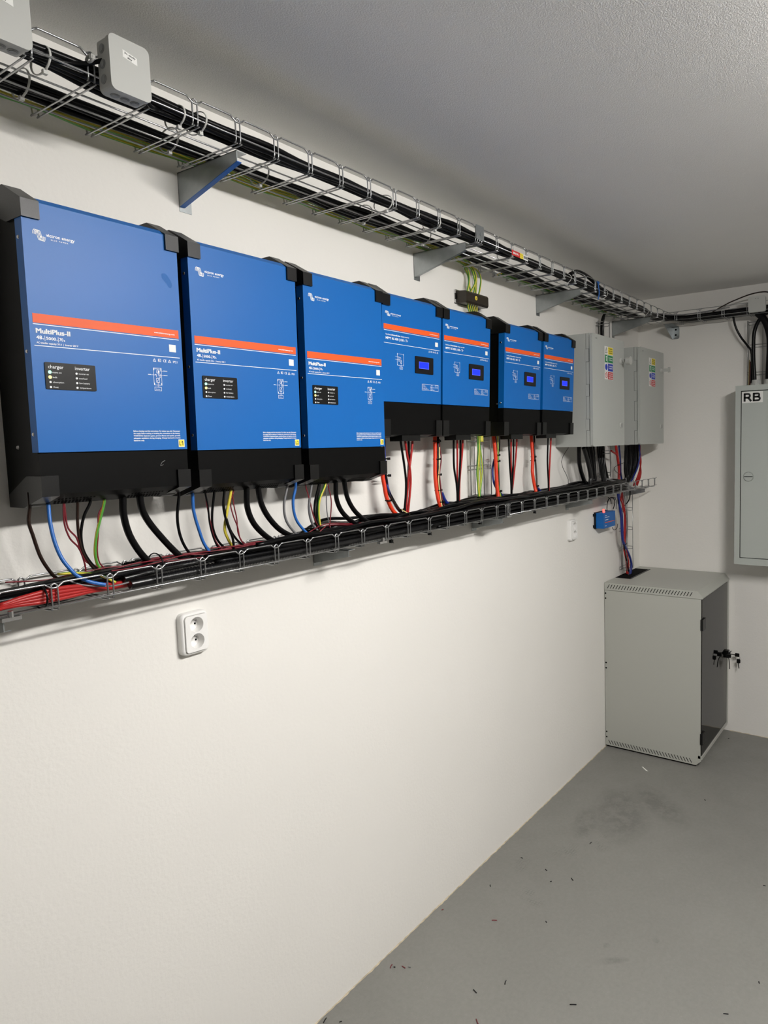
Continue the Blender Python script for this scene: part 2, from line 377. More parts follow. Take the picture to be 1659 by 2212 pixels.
        def dia(bm):
            w = .0008
            frame(bm, .2492, .2688, .2276, .2656, w); quad(bm, .2492, .2515, .2600, .2656); quad(bm, .2665, .2688, .2600, .2656); quad(bm, .2492, .2515, .2276, .2325); quad(bm, .2665, .2688, .2276, .2325)
            quad(bm, .2518, .2662, .2628, .2634); frame(bm, .2501, .2669, .2148, .2236, w); text(bm, 'Battery', .2532, .2178, .002, .010, yp)
            frame(bm, .2552, .2632, .2335, .2433, w); ribbon(bm, [(.2558, .2340), (.2627, .2428)], w, yp, 1); quad(bm, .2585, .2590, .2236, .2335); quad(bm, .2605, .2610, .2236, .2335)
            quad(bm, .2365, .2560, .2494, .2500); quad(bm, .2360, .2430, .2496, .2508); quad(bm, .2610, .2830, .2494, .2500); quad(bm, .2735, .2830, .2494, .2508); quad(bm, .2610, .2830, .2590, .2596); quad(bm, .2735, .2830, .2590, .2604)
            ribbon(bm, [(.2530, .2500), (.2545, .2515), (.2560, .2500), (.2560, .2460)], w, yp, 4); ribbon(bm, [(.2600, .2498), (.2615, .2513), (.2630, .2498), (.2625, .2450), (.2655, .2450), (.2655, .2520), (.2600, .2530)], w, yp, 3)
            ribbon(bm, [(.2570, .2545), (.2570, .2590), (.2600, .2612), (.2630, .2590), (.2630, .2545), (.2570, .2545)], w, yp, 2); quad(bm, .2600, .2622, .2550, .2595)
        PR('wiring_diagram', dia, M['white'])
        PR('white_label', lambda bm: quad(bm, .2908, .3075, .3037, .3200), M['whitesticker'])
        bm = bmesh.new(); prism(bm, rpoly(.0218, .1200, .2074, .2595, .0025), -D + .0028, -D + .0012, 1)
        pan = mk('display_panel', bm, M['panel'], root, fn=sh)
        yy = -D + .0009
        def ptx(bm):
            text(bm, 'charger', .0276, .2478, .0072, .0290, yy, bold=.004); text(bm, 'inverter', .0788, .2478, .0072, .0295, yy, bold=.004)
            for i, s_ in enumerate(('mains on', 'bulk', 'absorption', 'float')): text(bm, s_, .0352, .2388 - i * .0095, .0034, (.017, .0085, .0205, .0095)[i], yy)
            for i, s_ in enumerate(('inverter on', 'overload', 'low battery', 'temperature')): text(bm, s_, .0858, .2392 - i * .0093, .0034, (.0195, .016, .021, .023)[i], yy)
        PR('panel_lettering', ptx, M['white'], pan)
        for cx_, m_ in ((.0302, 0), (.0811, 1)):
            for i in range(4):
                lit = m_ == 0 and i < 2
                bm = bmesh.new(); cyl(bm, (cx_, -D + .0012, (.2404, .2407)[m_] - i * (.0096, .0094)[m_]), 1, .0032 if lit else .0021, -.0008, 16)
                mk('indicator_light', bm, (M['ledg'] if i == 0 else M['ledy']) if lit else M['white'], pan, fn=sh)
        # sticker with phase name
        bm = bmesh.new(); quad(bm, .3010, .3162, .0898, .1070, yp - .0003); st = mk('phase_sticker', bm, M['whitesticker'], root, fn=sh); st['label'] = 'white-edged yellow sticker reading ' + extra
        PR('sticker_face', lambda bm: quad(bm, .3020, .3152, .0912, .1056, yp - .0005), M['yellow'], st)
        def stl(bm):
            text(bm, 'L', .3030, .0938, .0094, .0046, yp - .0007, bold=.02)
            if extra == 'L1': quad(bm, .3108, .3124, .0938, .1032, yp - .0007); ribbon(bm, [(.3083, .1003), (.3098, .1012), (.3117, .1031)], .0016, yp - .0007, 2)
            else: text(bm, extra[1], .3084, .0938, .0094, .0056, yp - .0007, bold=.02)
        PR('sticker_lettering', stl, M['ink'], st)
        if extra == 'L1':
            def smudge(bm):
                P_ = [(.283 + .0, .474), (.291, .4755), (.2965, .472), (.3005, .466), (.3055, .458), (.307, .4515), (.3035, .4455), (.298, .4465), (.2945, .4535), (.288, .4585), (.2825, .4645), (.2815, .470)]
                bm.faces.new([bm.verts.new((a_, -D + .0028, b_)) for a_, b_ in P_])
            sm = PR('hand_smudge', smudge, M['smudge']); sm['label'] = 'slightly darker smudge on the blue cover'
            sc = PR('scratch', lambda bm: (ribbon(bm, [(.2657, .0599), (.2600, .0580), (.2560, .0540), (.2535, .0490)], .0007, -D + .0030, 4), ribbon(bm, [(.2535, .0490), (.2580, .0500), (.2610, .0515)], .0005, -D + .0030, 3)), M['greydark']); sc['label'] = 'light curved scratch on the black lower cover'
        # vent slots in the sloped underside
        for a0 in (.040, .196):
            bm = bmesh.new()
            for i in range(11):
                for j in range(2):
                    xa = a0 + i * .0072; ya, ybv = (-.1305, -.1150) if j == 0 else (-.1105, -.0950)
                    za, zb_ = [(-.002 + (bsl + .002) * ((bk - q) / (bk - yb))) - .0006 for q in (ya, ybv)]
                    vs = [bm.verts.new(p) for p in ((xa, ya, za), (xa + .0045, ya, za), (xa + .0045 + .004, ybv, zb_), (xa + .004, ybv, zb_))]; bm.faces.new(vs)
            o = mk('vent_slots', bm, M['slot'], root, fn=sh)
    else:
        PR('logo', lambda bm: logo(bm, .0151, .3755, .0393, .3895, .0406, .0930, .3815, .0050), M['white'])
        PR('orange_stripe', lambda bm: quad(bm, .0072, .303, .3337, .3497, yp, .3357, .3522), M['orange'])
        def pt_(bm):
            ribbon(bm, [(.0087, .3307), (.3032, .3318)], .0014, yp, 1); ribbon(bm, [(.0087, .2914), (.3042, .2923)], .0014, yp, 1)
            text(bm, 'Isolated', .017, .3160, .0046, .030, yp, bold=.01); text(bm, 'SmartSolar', .049, .3160, .0046, .040, yp, bold=.03); text(bm, 'charge controller', .0915, .3160, .0046, .044, yp, bold=.01)
            text(bm, 'MPPT RS 450 | 100 - Tr', .0168, .3032, .0075, .111, yp, bold=.025)
            icons(bm, .241, .296, .2815, .0056, False)
            text(bm, 'www.victronenergy.com', .245, .3415, .0030, .049, yp - .0004, bold=.025)
        PR('printed_text', pt_, M['white'])
        def dia(bm):
            w = .0009
            quad(bm, .0732, .0741, .2252, .2634); quad(bm, .1052, .1061, .2252, .2634); quad(bm, .0732, .1061, .2252, .2260)
            for a_ in (.0732, .1040):
                quad(bm, a_, a_ + .0021, .2585, .2634); quad(bm, a_, a_ + .0021, .2252, .2300)
            for q in range(6): quad(bm, .077 + q * .0045, .0795 + q * .0045, .2615, .2622)
            quad(bm, .0632, .080, .2527, .2534); quad(bm, .0632, .080, .2431, .2438); frame(bm, .0800, .0860, .2440, .2520, w); frame(bm, .0805, .0855, .2380, .2425, w); quad(bm, .086, .092, .2500, .2507); quad(bm, .0914, .0921, .2420, .2507)
            frame(bm, .0900, .0965, .2320, .2420, w); ribbon(bm, [(.0905, .2325), (.0960, .2415)], w, yp, 1); quad(bm, .0928, .0936, .2214, .2320); frame(bm, .0859, .1010, .2137, .2214, w); quad(bm, .0905, .0960, .2165, .2180)
        PR('wiring_diagram', dia, M['white'])
        def tbl(bm):
            w = .0007
            frame(bm, .2046, .2980, .1518, .1732, w); quad(bm, .2520, .2526, .1518, .1700); quad(bm, .2520, .2980, .1630, .1636); frame(bm, .279, .296, .166, .172, w)
            for i, s_ in enumerate(('Max. PV voltage', 'Start-up voltage', 'Max. input current', 'Max. output current', 'Operating range 80 - 450 V')): text(bm, s_, .2060, .1695 - i * .0036, .0022, (.012, .017, .024, .028, .036)[i], yp, bold=.01)
            for i, s_ in enumerate(('48 V', '57,6 V', '100 A', '5,8 kW', 'IP21')): text(bm, s_, .2545, .1688 - i * .0037, .0022, (.012, .009, .007, .014, .020)[i], yp, bold=.01)
        PR('printed_table', tbl, M['white'])
        PR('white_label', lambda bm: quad(bm, .2783, .2945, .3042, .3187), M['whitesticker'])
        bm = bmesh.new(); prism(bm, rpoly(.1650, .2654, .2068, .2630, .003), -D + .0028, -D + .0005, 1); bz_ = mk('screen_bezel', bm, M['lcdframe'], root, fn=sh)
        PR('screen_rim', lambda bm: quad(bm, .1845, .2396, .2232, .2458, -D + .0002), M['lcdedge'], bz_)
        PR('screen', lambda bm: quad(bm, .1860, .2381, .2245, .2446, -D), M['lcd'], bz_)
        gx = extra
        bm = bmesh.new(); box(bm, gx, gx + .098, -.128, -.075, -.0185, .001); mk('cable_gland_strip', bm, M['cap'], root, bevel=.004)
    return root
U = []
for i, (x, dz, ph, lb) in enumerate(((0, .0029, 'L1', 'large blue inverter with the yellow L1 sticker, nearest and leftmost on the white wall'),
                                     (.3502, -.0002, 'L2', 'large blue inverter with the yellow L2 sticker, between the L1 and L3 ones'),
                                     (.7007, -.0027, 'L3', 'large blue inverter with the yellow L3 sticker, touching the first small blue controller'))):
    U.append(unit('inv', x, ZB + dz, lb, ph))
for x, dz, gx, lb in ((1.0314, -.0004, .1055, 'small blue charge controller with a lit screen, directly right of the L3 inverter'),
                      (1.3553, -.0003, .0945, 'small blue charge controller with a lit screen, under the dark earth terminal block'),
                      (1.7775, -.0005, .0750, 'small blue charge controller with its black left side showing after the wide gap'),
                      (2.1134, .0012, .0550, 'small blue charge controller with a lit screen, beside the first grey enclosure')):
    unit('rs', x, 1.8669 + dz, lb, gx)

# ------------------------------------------------------------------ wire mesh trays
WR = .0019
def hairpin(ax_of, s, wy0, wy1, z0, z1, d=.006, r=.012):
    """closed cross wire of a tray: two runs a few mm apart joined by a loop at the top of each side.
    ax_of(s, w, z) turns (along, across, up) into world coordinates"""
    pts = []
    def run(sd, rev):
        q = [(wy0, z1), (wy0, z0 + r), (wy0 + r * .3, z0 + r * .3), (wy0 + r, z0), (wy1 - r, z0), (wy1 - r * .3, z0 + r * .3), (wy1, z0 + r), (wy1, z1)]
        q = q[::-1] if rev else q
        return [ax_of(s + sd, w, z) for w, z in q]
    pts += run(-d, False)
    pts += [ax_of(s - d * .6, wy1, z1 + .005), ax_of(s, wy1, z1 + .0075), ax_of(s + d * .6, wy1, z1 + .005)]
    pts += run(d, True)
    pts += [ax_of(s + d * .6, wy0, z1 + .005), ax_of(s, wy0, z1 + .0075), ax_of(s - d * .6, wy0, z1 + .005)]
    return pts
def tray(label, f, s0, s1, crosses, wy0, wy1, z0, z1, longs, notch=True, loc=(0, 0, 0), group='wire cable trays', d=.006):
    """f(s,w,z)->world; top wires dip at each cross wire"""
    t = thing('wire_cable_tray', label, 'cable tray', loc, group)
    L = Vector(loc); g = lambda s, w, z: Vector(f(s, w, z)) - L
    for s in crosses:
        bm = bmesh.new(); tube(bm, hairpin(g, s, wy0, wy1, z0, z1 - .004, d), WR, 6, 2, closed=True); mk('cross_wire', bm, M['zinc'], t)
    for w in (wy0, wy1):
        pts = [g(s0, w, z1 + .004)]
        for s in crosses:
            if notch:
                for ds, dz in ((-.024, .004), (-.017, .003), (-.007, -.004), (0, -.0052), (.007, -.004), (.017, .003), (.024, .004)):
                    if s0 < s + ds < s1: pts.append(g(s + ds, w, z1 + dz))
        pts.append(g(s1, w, z1 + .004))
        bm = bmesh.new(); tube(bm, pts, WR, 6, 1 if not notch else 2); mk('top_wire', bm, M['zinc'], t)
    for w, z in longs:
        bm = bmesh.new(); tube(bm, [g(s0, w, z), g(s1, w, z)], WR, 6, 1); mk('long_wire', bm, M['zinc'], t)
    return t
fx = lambda s, w, z: (s, w, z)
UZ0, UZ1, UY0, UY1 = 2.529, 2.583, -.248, -.028
ulong = [(UY0, UZ0 + .017), (-.187, UZ0 + .002), (-.131, UZ0 + .002), (-.069, UZ0 + .002), (UY1, UZ0 + .017)]
xs1 = [.437 + .1113 * k for k in range(-8, 9)]
xs2 = [1.452 + .1106 * k for k in range(1, 19)]
xs1b = xs1 + [1.428]
tray('wire mesh cable tray under the ceiling, left length above the three large inverters', fx, -.62, 1.462, [x for x in xs1 if x < 1.40] + [1.436], UY0, UY1, UZ0, UZ1, ulong, loc=(0, 0, UZ0))
tray('wire mesh cable tray under the ceiling, right length running to the corner', fx, 1.440, 3.60, [1.463] + [1.573 + .1108 * k for k in range(18)], UY0, UY1, UZ0, UZ1 - .004, ulong, loc=(1.44, 0, UZ0))
# lower tray (rises slightly to the right)
LY0, LY1 = -.155, -.018
fl = lambda s, w, z: (s, w, z + .0032 * s)
llong = [(LY0, 1.535), (-.110, 1.529), (-.062, 1.529), (LY1, 1.535)]
lc1 = [.005 + .1118 * k for k in range(-5, 16)] + [1.755]
tray('low wire mesh cable tray below the blue units, left length with the red cables', fl, -.62, 1.772, lc1, LY0, LY1, 1.527, 1.577, llong, loc=(0, 0, 1.527))
tray('low wire mesh cable tray below the blue units, right length ending near the corner', fl, 1.764, 3.60, [1.776] + [1.885 + .1118 * k for k in range(16)], LY0, LY1, 1.527, 1.577, llong, loc=(1.76, 0, 1.53))
# tray on the back wall
fb = lambda s, w, z: (LX + w, s, z)
tray('wire mesh cable tray high on the back wall, above the grey RB cabinet', fb, -1.35, -.20, [-.29 - .1365 * k for k in range(8)], -.165, -.03, 2.524, 2.580, [(-.165, 2.536), (-.12, 2.526), (-.075, 2.526), (-.03, 2.536)], loc=(LX - .1, -.8, 2.52), notch=True)
# vertical trays on the wall: along = z, across = x, up = away from the wall
def vtray(label, x0, x1, zs, zt, cr, dep=.05):
    f = lambda s, w, z: (w, -z, s)
    return tray(label, f, zs, zt, cr, x0, x1, .006, dep, [(x0, .02), ((x0 + x1) / 2, .008), (x1, .02)], notch=False, loc=((x0 + x1) / 2, 0, zs), group='upright wire trays', d=.008)
vtray('upright wire tray holding the green and yellow wires behind the blue controllers', 1.703, 1.803, 1.60, 2.30, [1.612, 1.735, 1.85, 1.965, 2.08, 2.195], .052)
vtray('upright wire tray between the two grey enclosures', 3.02, 3.10, 1.62, 2.495, [1.640, 1.765, 1.89, 2.015, 2.14, 2.265, 2.39, 2.480], .05)
vtray('upright wire tray rising from the rack top to the low tray', 3.345, 3.450, 1.035, 1.52, [1.045, 1.165, 1.285, 1.405], .05)
fr = lambda s, w, z: (LX - z, w, s)
tray('upright wire tray on the back wall above the grey RB cabinet', fr, 2.125, 2.50, [2.20, 2.36, 2.49], -.81, -.675, .006, .05, [(-.81, .02), (-.75, .008), (-.675, .02)], notch=False, loc=(LX, -.74, 2.125), group='upright wire trays', d=.008)
# ------------------------------------------------------------------ brackets
def bracket(label, x, zt, ln, hw, ht, group, blue=False):
    t = thing('tray_bracket', label, 'bracket', (x, 0, zt), group)
    th = .0018
    bm = bmesh.new(); prism(bm, [(0, 0), (-ln, 0), (-ln, -ht), (-.004, -hw), (0, -hw)], 0, th); mk('web', bm, M['plate'], t)
    bm = bmesh.new(); box(bm, 0, .028, -ln, 0, -.0018, 0); mk('top_flange', bm, M['plate'], t)
    bm = bmesh.new(); box(bm, 0, .034, -.0018, 0, -hw - .012, 0); cyl(bm, (.02, -.002, -hw * .35), 1, .006, -.004, 6); cyl(bm, (.02, -.002, -hw * .8), 1, .006, -.004, 6); mk('wall_plate', bm, M['plate'], t)
    bm = bmesh.new(); prism(bm, [(-ln, -ht), (-.004, -hw), (-.004, -hw - .0018), (-ln, -ht - .0018)], 0, .013)
    mk('lower_flange', bm, M['plate'] if not blue else M['cblue'], t)
for i, (x, lb) in enumerate(((.446, 'leftmost, with a blue strip'), (1.394, 'second from the left, above the L3 inverter'), (2.330, 'third from the left, above the last blue controller'), (3.271, 'fourth, beside the upright tray near the corner'))):
    bracket('galvanised triangular bracket under the high tray, ' + lb, x, 2.5255, .228, .081, .024, 'brackets under the high tray', blue=(i == 0))
for x, lb in ((-.088, 'at the left edge of the picture'), (.839, 'below the L3 inverter'), (1.730, 'below the third small controller'), (2.621, 'above the far wall socket'), (3.40, 'under the open end of the tray')):
    bracket('short galvanised bracket under the low tray, ' + lb, x, 1.524 + .0032 * x, .150, .047 if x < 3 else .05, .018, 'brackets under the low tray')
# back wall bracket
t = thing('tray_bracket', 'galvanised bracket on the back wall with two bolt holes, just right of the corner', 'bracket', (LX, -.24, 2.522), 'brackets under the high tray')
bm = bmesh.new(); prism(bm, [(0, 0), (-.15, 0), (-.15, -.012), (-.002, -.075), (0, -.075)], .020, .0218, 1); mk('web', bm, M['plate'], t)
bm = bmesh.new(); prism(bm, rpoly(-.022, .022, -.075, .0, .012), -.003, 0, 0); mk('wall_plate', bm, M['plate'], t)
bm = bmesh.new()
for z in (-.018, -.05): cyl(bm, (-.0032, 0, z), 0, .006, -.0006, 12)
mk('bolt_hole', bm, M['slot'], t)
bm = bmesh.new(); box(bm, -.15, 0, -.02, .0218, -.0018, 0); mk('top_flange', bm, M['plate'], t)
# splice plate and clip on the high tray
bm = bmesh.new(); prism(bm, rpoly(1.428, 1.478, 2.542, 2.590, .004), -.2525, -.2505, 1); cyl(bm, (1.455, -.2525, 2.56), 1, .006, -.004, 6)
o = tag(recentre(mk('splice_plate', bm, M['plate'])), 'small galvanised plate with a bolt joining the two high trays', 'connector')
for x, lb in ((-.078, 'left edge of the picture'), (.985, 'L3 inverter bracket'), (1.765, 'third controller bracket')):
    bm = bmesh.new(); zt = 1.535 + .0032 * x; box(bm, x - .016, x + .018, -.162, -.15, zt - .010, zt - .003); cyl(bm, (x, -.160, zt - .003), 2, .005, .012, 8)
    tag(recentre(mk('tray_clamp', bm, M['steel'])), 'small bright clamp bolt on the low tray edge near the ' + lb, 'clamp', 'clamp bolts on the low tray')

# ------------------------------------------------------------------ cables
def cable(pts, r, m_, label, group, k=8, n=8, stripe=False, name='cable', cat='cable', rf=None):
    bm = bmesh.new(); tube(bm, pts, r, n, k, stripe=stripe, rf=rf)
    o = mk(name, bm, [M['cyel'], M['cgrn']] if stripe else M[m_]); recentre(o); return tag(o, label, cat, group)
def wob(seed, n):
    rr = random.Random(seed); return [(rr.uniform(-1, 1), rr.uniform(-1, 1)) for _ in range(n)]
# high tray, outer bundle
def run_x(xa, xb, step, yc, zc, sy, sz, seed, amp=.004, bundles=None):
    n = int((xb - xa) / step) + 1; w = wob(seed, n + 2); out = []
    for i in range(n + 1):
        x = xa + (xb - xa) * i / n; q = bundles(x) if bundles else 1.0
        out.append((x, yc + sy * q + w[i][0] * amp, zc + sz * q + w[i][1] * amp * .6))
    return out
def disc(n, seed):
    rr = random.Random(seed); o = []
    for i in range(n):
        a = i * 2.39996; r_ = math.sqrt((i + .5) / n); o.append((r_ * math.cos(a), r_ * math.sin(a)))
    return o
bf = lambda x: .8 + .25 * math.sin(x * 5.5)
for i, (a, c) in enumerate(disc(13, 1)):
    r = random.uniform(.0055, .0075)
    pts = run_x(-.62, 3.22, .13, -.216, 2.556, a * .0225, c * .0165, 100 + i, .006, bf)
    if i % 2 == 0: pts += [(3.38, -.20 + a * .02, 2.553 + c * .01), (3.50, -.20 - .04, 2.553 + c * .012), (LX - .10 + a * .03, -.33, 2.552 + c * .014), (LX - .10 + a * .035, -.55, 2.552 + c * .015), (LX - .10 + a * .03, -.80, 2.553 + c * .015), (LX - .10, -1.2, 2.555)]
    else: pts += [(3.40, -.19 + a * .02, 2.55)]
    cable(pts, r, 'cable', 'black cable in the outer bundle of the high wire tray', 'black cables in the high tray outer bundle', 5)
for i, (a, c) in enumerate(disc(13, 2)):
    r = random.uniform(.0055, .0075)
    pts = run_x(-.62, 2.9, .13, -.097, 2.547, a * .0215, c * .012, 200 + i, .005, lambda x: .85 + .25 * math.sin(x * 7 + 1))
    if i % 3 == 0: pts += [(3.03, -.06, 2.545), (3.05, -.03 + a * .008, 2.48), (3.055 + a * .015, -.028 + c * .008, 2.30), (3.055 + a * .015, -.028 + c * .008, 2.0), (3.055 + a * .015, -.03, 1.75), (3.07 + a * .02, -.05, 1.60)]
    else: pts += [(3.15, -.10 + a * .03, 2.55), (3.40, -.14 + a * .03, 2.548), (3.56, -.22, 2.548), (LX - .08 + a * .03, -.38, 2.546 + c * .01), (LX - .09 + a * .03, -.7, 2.546 + c * .01), (LX - .09, -1.2, 2.55)]
    cable(pts, r, 'cable', 'black cable in the inner bundle of the high wire tray', 'black cables in the high tray inner bundle', 5)
for i in range(6):
    yy = -.034 - .0052 * i; pts = run_x(-.62, 1.50 + .03 * i, .12, yy, 2.540 + .005 * (i % 3), 0, 0, 300 + i, .008)
    xe = (1.695, 1.742, 1.760, 1.712, 1.778, 1.728)[i]; xt = (1.715, 1.735, 1.775, 1.745, 1.800, 1.722)[i]; yb_ = (-.030, -.038, -.024, -.042, -.030, -.020)[i]
    pts += [(1.62 + .02 * i, -.040, 2.537), (xt - .03, yb_ - .004, 2.530), (xt, yb_, 2.505), ((xt + xe) / 2 + .004 * (-1) ** i, yb_ - .006 * (i % 2), 2.465), (xe, -.030, 2.43)]
    cable(pts, .0036, '', 'green and yellow wire in the high tray, dropping to the terminal block', 'earth wires in the high tray', 5, stripe=True)
for i in range(3):
    cable(run_x(1.9, 3.2, .15, -.05 - .008 * i, 2.538, 0, 0, 340 + i, .004), .004, '', 'green and yellow wire in the high tray, right of the terminal block', 'earth wires right of the block', 5, stripe=True)
# loose grey and white bits bending in the corner
cable([(2.3, -.225, 2.565), (2.40, -.235, 2.585), (2.52, -.235, 2.575), (2.66, -.225, 2.565), (2.9, -.22, 2.56), (3.2, -.215, 2.56), (3.42, -.20, 2.57), (LX - .17, -.33, 2.562), (LX - .168, -.6, 2.570)], .0035, 'cableg', 'thin grey cable on top of the outer bundle near the corner', 'grey cable in the high tray', 6)
cable([(2.21, -.235, 2.565), (2.29, -.236, 2.592), (2.42, -.235, 2.588), (2.55, -.232, 2.565)], .009, 'cable', 'short black cable arching out of the high tray near the blue tie', 'black cable arch', 6)

# low tray bundle
RI = lambda a, b: random.uniform(a, b)
lay = []
rowsz = [(1.537, 8), (1.549, 8), (1.561, 8), (1.573, 7), (1.585, 6)]
idx = 0
for zr, cnt in rowsz:
    for q in range(cnt):
        y = -.146 + (q + .5) * (.118 / cnt); r = RI(.0056, .0068); idx += 1
        xa = -.62 if zr < 1.56 else RI(.05, .35) if zr < 1.58 else RI(.35, 1.0)
        if y < -.115 and zr < 1.56: xa = RI(1.0, 1.2)      # room for reds and the ribbed conduit
        elif xa < 0 and y < -.09: xa = RI(.25, .34)
        xe = RI(2.95, 3.30)
        step = .16; n = int((xe - xa) / step) + 1; w = wob(500 + idx, n + 2); pts = []
        for j in range(n + 1):
            x = xa + (xe - xa) * j / n; bulge = .005 * max(0, math.sin((x - .7) * 2.1)) + (.006 if x > 1.4 else 0)
            e_ = 2.2 if zr > 1.57 else 1; pts.append((x, y + w[j][0] * .0045 * e_, zr + .0032 * x + w[j][1] * .003 * e_ + bulge * (zr - 1.53) / .05))
        if xa > 0:   # dips down out of the units into the bundle
            pts = pts[1:]
        cable(pts, r, 'cable', 'black cable packed in the low wire tray below the blue units', 'black cables in the low tray', 4)
for i in range(11):   # loose blacks snaking over the top from the controllers on
    xa = .75 + i * .16; pts = []; n = 9; w = wob(700 + i, n + 1); xe = min(xa + 1.0, 3.15)
    for j in range(n + 1):
        x = xa + (xe - xa) * j / n; pts.append((x, -.07 + .045 * math.sin(x * 2.3 + i) + w[j][0] * .01, 1.598 + .0032 * x + .005 * w[j][1] + .007 * math.sin(j * 1.1 + i) - (.022 if j in (0, n) else 0)))
    cable(pts, (.0048, .0062, .0034)[i % 3], 'cable', 'loose black cable snaking over the top of the low tray bundle', 'loose cables on the low tray bundle', 6)
for i in range(6):   # blacks tied in front at the left
    dy = .010 * (i % 3); dz = .012 * (i // 3)
    pts = [(-.62, -.138 + dy, 1.560 + dz), (-.1, -.138 + dy, 1.561 + dz), (-.02, -.134 + dy, 1.563 + dz), (.08, -.122 + dy, 1.566 + dz * .8), (.2, -.105 + dy, 1.568 + dz * .6), (.34, -.08 + dy * .6, 1.568)]
    cable(pts, .0068, 'cable', 'black cable tied above the red cables at the left end of the low tray', 'black cables beside the reds', 6)
for i in range(5):   # reds
    dv = (-12, -4.5, 3, 10.5, -8.5)[i]; y_ = (-.1475, -.1475, -.147, -.1465, -.138)[i]
    pts = [(-.62, y_, 1.536 + .006 * (i % 3))] + [at(u, v + dv * q_, 1, y_ + dq) for u, v, q_, dq in ((-60, 1325, .3, 0), (0, 1311, .3, 0), (40, 1301, .6, 0), (80, 1293, .9, 0), (112, 1286, 1, 0), (150, 1279, .9, .006), (200, 1271, .55, .016), (250, 1265, .35, .030), (300, 1256, .3, .045))]
    cable(pts, .0046, 'red', 'thick red cable at the left end of the low wire tray', 'red cables in the low tray', 6)
cable([at(60, 1305, 1, -.10), at(85, 1303, 1, -.125), at(110, 1300, 1, -.135), at(150, 1290, 1, -.13), at(190, 1277, 1, -.11)], .006, 'cable', 'black cable sagging under the red cables in the low tray', 'sagging black cable', 6)
cd_pts = [(.168, -.139, 1.5465), (.268, -.139, 1.5475), (.5, -.139, 1.548), (.8, -.138, 1.549), (1.1, -.138, 1.550), (1.32, -.134, 1.552)]
sp = smooth_path(cd_pts, 58); bm = bmesh.new(); tube(bm, sp, .0118, 10, 1, rf=lambda i: 1.0 if i % 2 else .72)
tag(recentre(mk('corrugated_conduit', bm, M['conduit'])), 'black corrugated conduit lying along the front of the low tray', 'conduit')
sp = smooth_path([(.165, -.120, 1.558), (.30, -.118, 1.564), (.6, -.119, 1.566), (.9, -.118, 1.566)], 58); bm = bmesh.new(); tube(bm, sp, .0095, 10, 1, rf=lambda i: 1.0 if i % 2 else .72)
tag(recentre(mk('corrugated_conduit', bm, M['conduit'])), 'thinner black corrugated conduit behind the front one, starting under the L1 inverter', 'conduit')
for i in range(7):   # dark red control wires
    xa = (-.05, -.02, .05, .14, .2, .33, .5)[i]; xe = xa + (.55, .6, .5, .45, .6, .5, .5)[i]; n = 7; w = wob(800 + i, n + 1)
    pts = [(xa + (xe - xa) * j / n, -.085 - .008 * (i % 4) + w[j][0] * .014, 1.580 + w[j][1] * .007 + .0032 * xa) for j in range(n + 1)]
    cable(pts, .0016, 'darkred', 'thin dark red wire looping over the low tray cables under the L1 and L2 inverters', 'dark red wires in the low tray', 8, 6)
cable([at(455, 1184, 1, -.12), at(545, 1176, 1, -.12), at(640, 1163, 1, -.11), at(700, 1133, 1, -.10), at(760, 1131, 1, -.09), at(800, 1128, 1, -.09), at(862, 1119, 1, -.09)], .0016, 'darkred', 'dark red wire along the low tray top under the L3 inverter', 'dark red wires on the low tray', 8, 6)
cable([at(690, 1150, 1, -.12), at(700, 1140, 1, -.12), at(715, 1134, 1, -.11), at(790, 1133, 1, -.09), at(830, 1122, 1, -.08)], .0016, 'darkred', 'dark red wire rising from the low tray below the L3 inverter vents', 'dark red wires on the low tray', 8, 6)
cable([at(125, 1240, 1, -.1), at(170, 1238, 1, -.1), at(215, 1243, 1, -.12), at(250, 1258, 1, -.13)], .0030, '', 'green and yellow wire lying in the low tray under the L1 inverter', 'earth wire in the low tray', 6, stripe=True)
cable([at(143, 1252, 1, -.13), at(180, 1264, 1, -.14), at(240, 1266, 1, -.145), at(278, 1258, 1, -.14)], .0018, 'cableg', 'thin grey wire crossing the red cables in the low tray', 'grey wire in the low tray', 6)
# drops from the big inverters; pixel tracks from three zoom views
def zA(u, v): return (u / 3.687, 1040 + v / 3.687)
def zB(u, v): return (400 + u / 3.607, 1040 + v / 3.607)
def drop(zf, pts, r, m_, lb, grp, y0=-.095, y1=-.085, stripe=False, k=8, lift=True):
    P = []
    n = len(pts)
    for i, (u, v) in enumerate(pts):
        U_, V_ = zf(u, v) if zf else (u, v); P.append(at(U_, V_, 1, y0 + (y1 - y0) * i / (n - 1)))
    if lift: P.insert(0, P[0] + Vector((0, 0, .03)))
    return cable(P, r, m_, lb, grp, k, 10 if r > .006 else 8, stripe)
G1, G2, G3 = ('wires dropping from the %s inverter' % q for q in ('L1', 'L2', 'L3'))
drop(zA, [(236, 205), (228, 320), (262, 430), (318, 590), (385, 700), (450, 770), (520, 800)], .0037, 'cabled', 'dark brown cable curving down from the left corner of the L1 inverter', G1)
drop(zA, [(385, 180), (398, 320), (435, 480), (490, 610), (560, 700), (620, 755), (720, 800), (840, 822)], .0040, 'cblue', 'blue cable curving from the L1 inverter into the low tray', G1, y1=-.152)
drop(zA, [(505, 170), (512, 330), (555, 450), (620, 520), (655, 590), (680, 680), (680, 745)], .0019, 'darkred', 'thin dark red wire from the L1 inverter falling straight beside the brown one', G1)
drop(zA, [(512, 170), (538, 360), (610, 450), (645, 560), (690, 640), (780, 680), (860, 705)], .0019, 'darkred', 'thin dark red wire from the L1 inverter sweeping right over the tray', G1)
drop(zA, [(618, 160), (618, 330), (640, 510), (690, 620), (770, 715), (820, 750)], .0031, 'cabled', 'dark brown wire left of the paired black one under the L1 vents', G1)
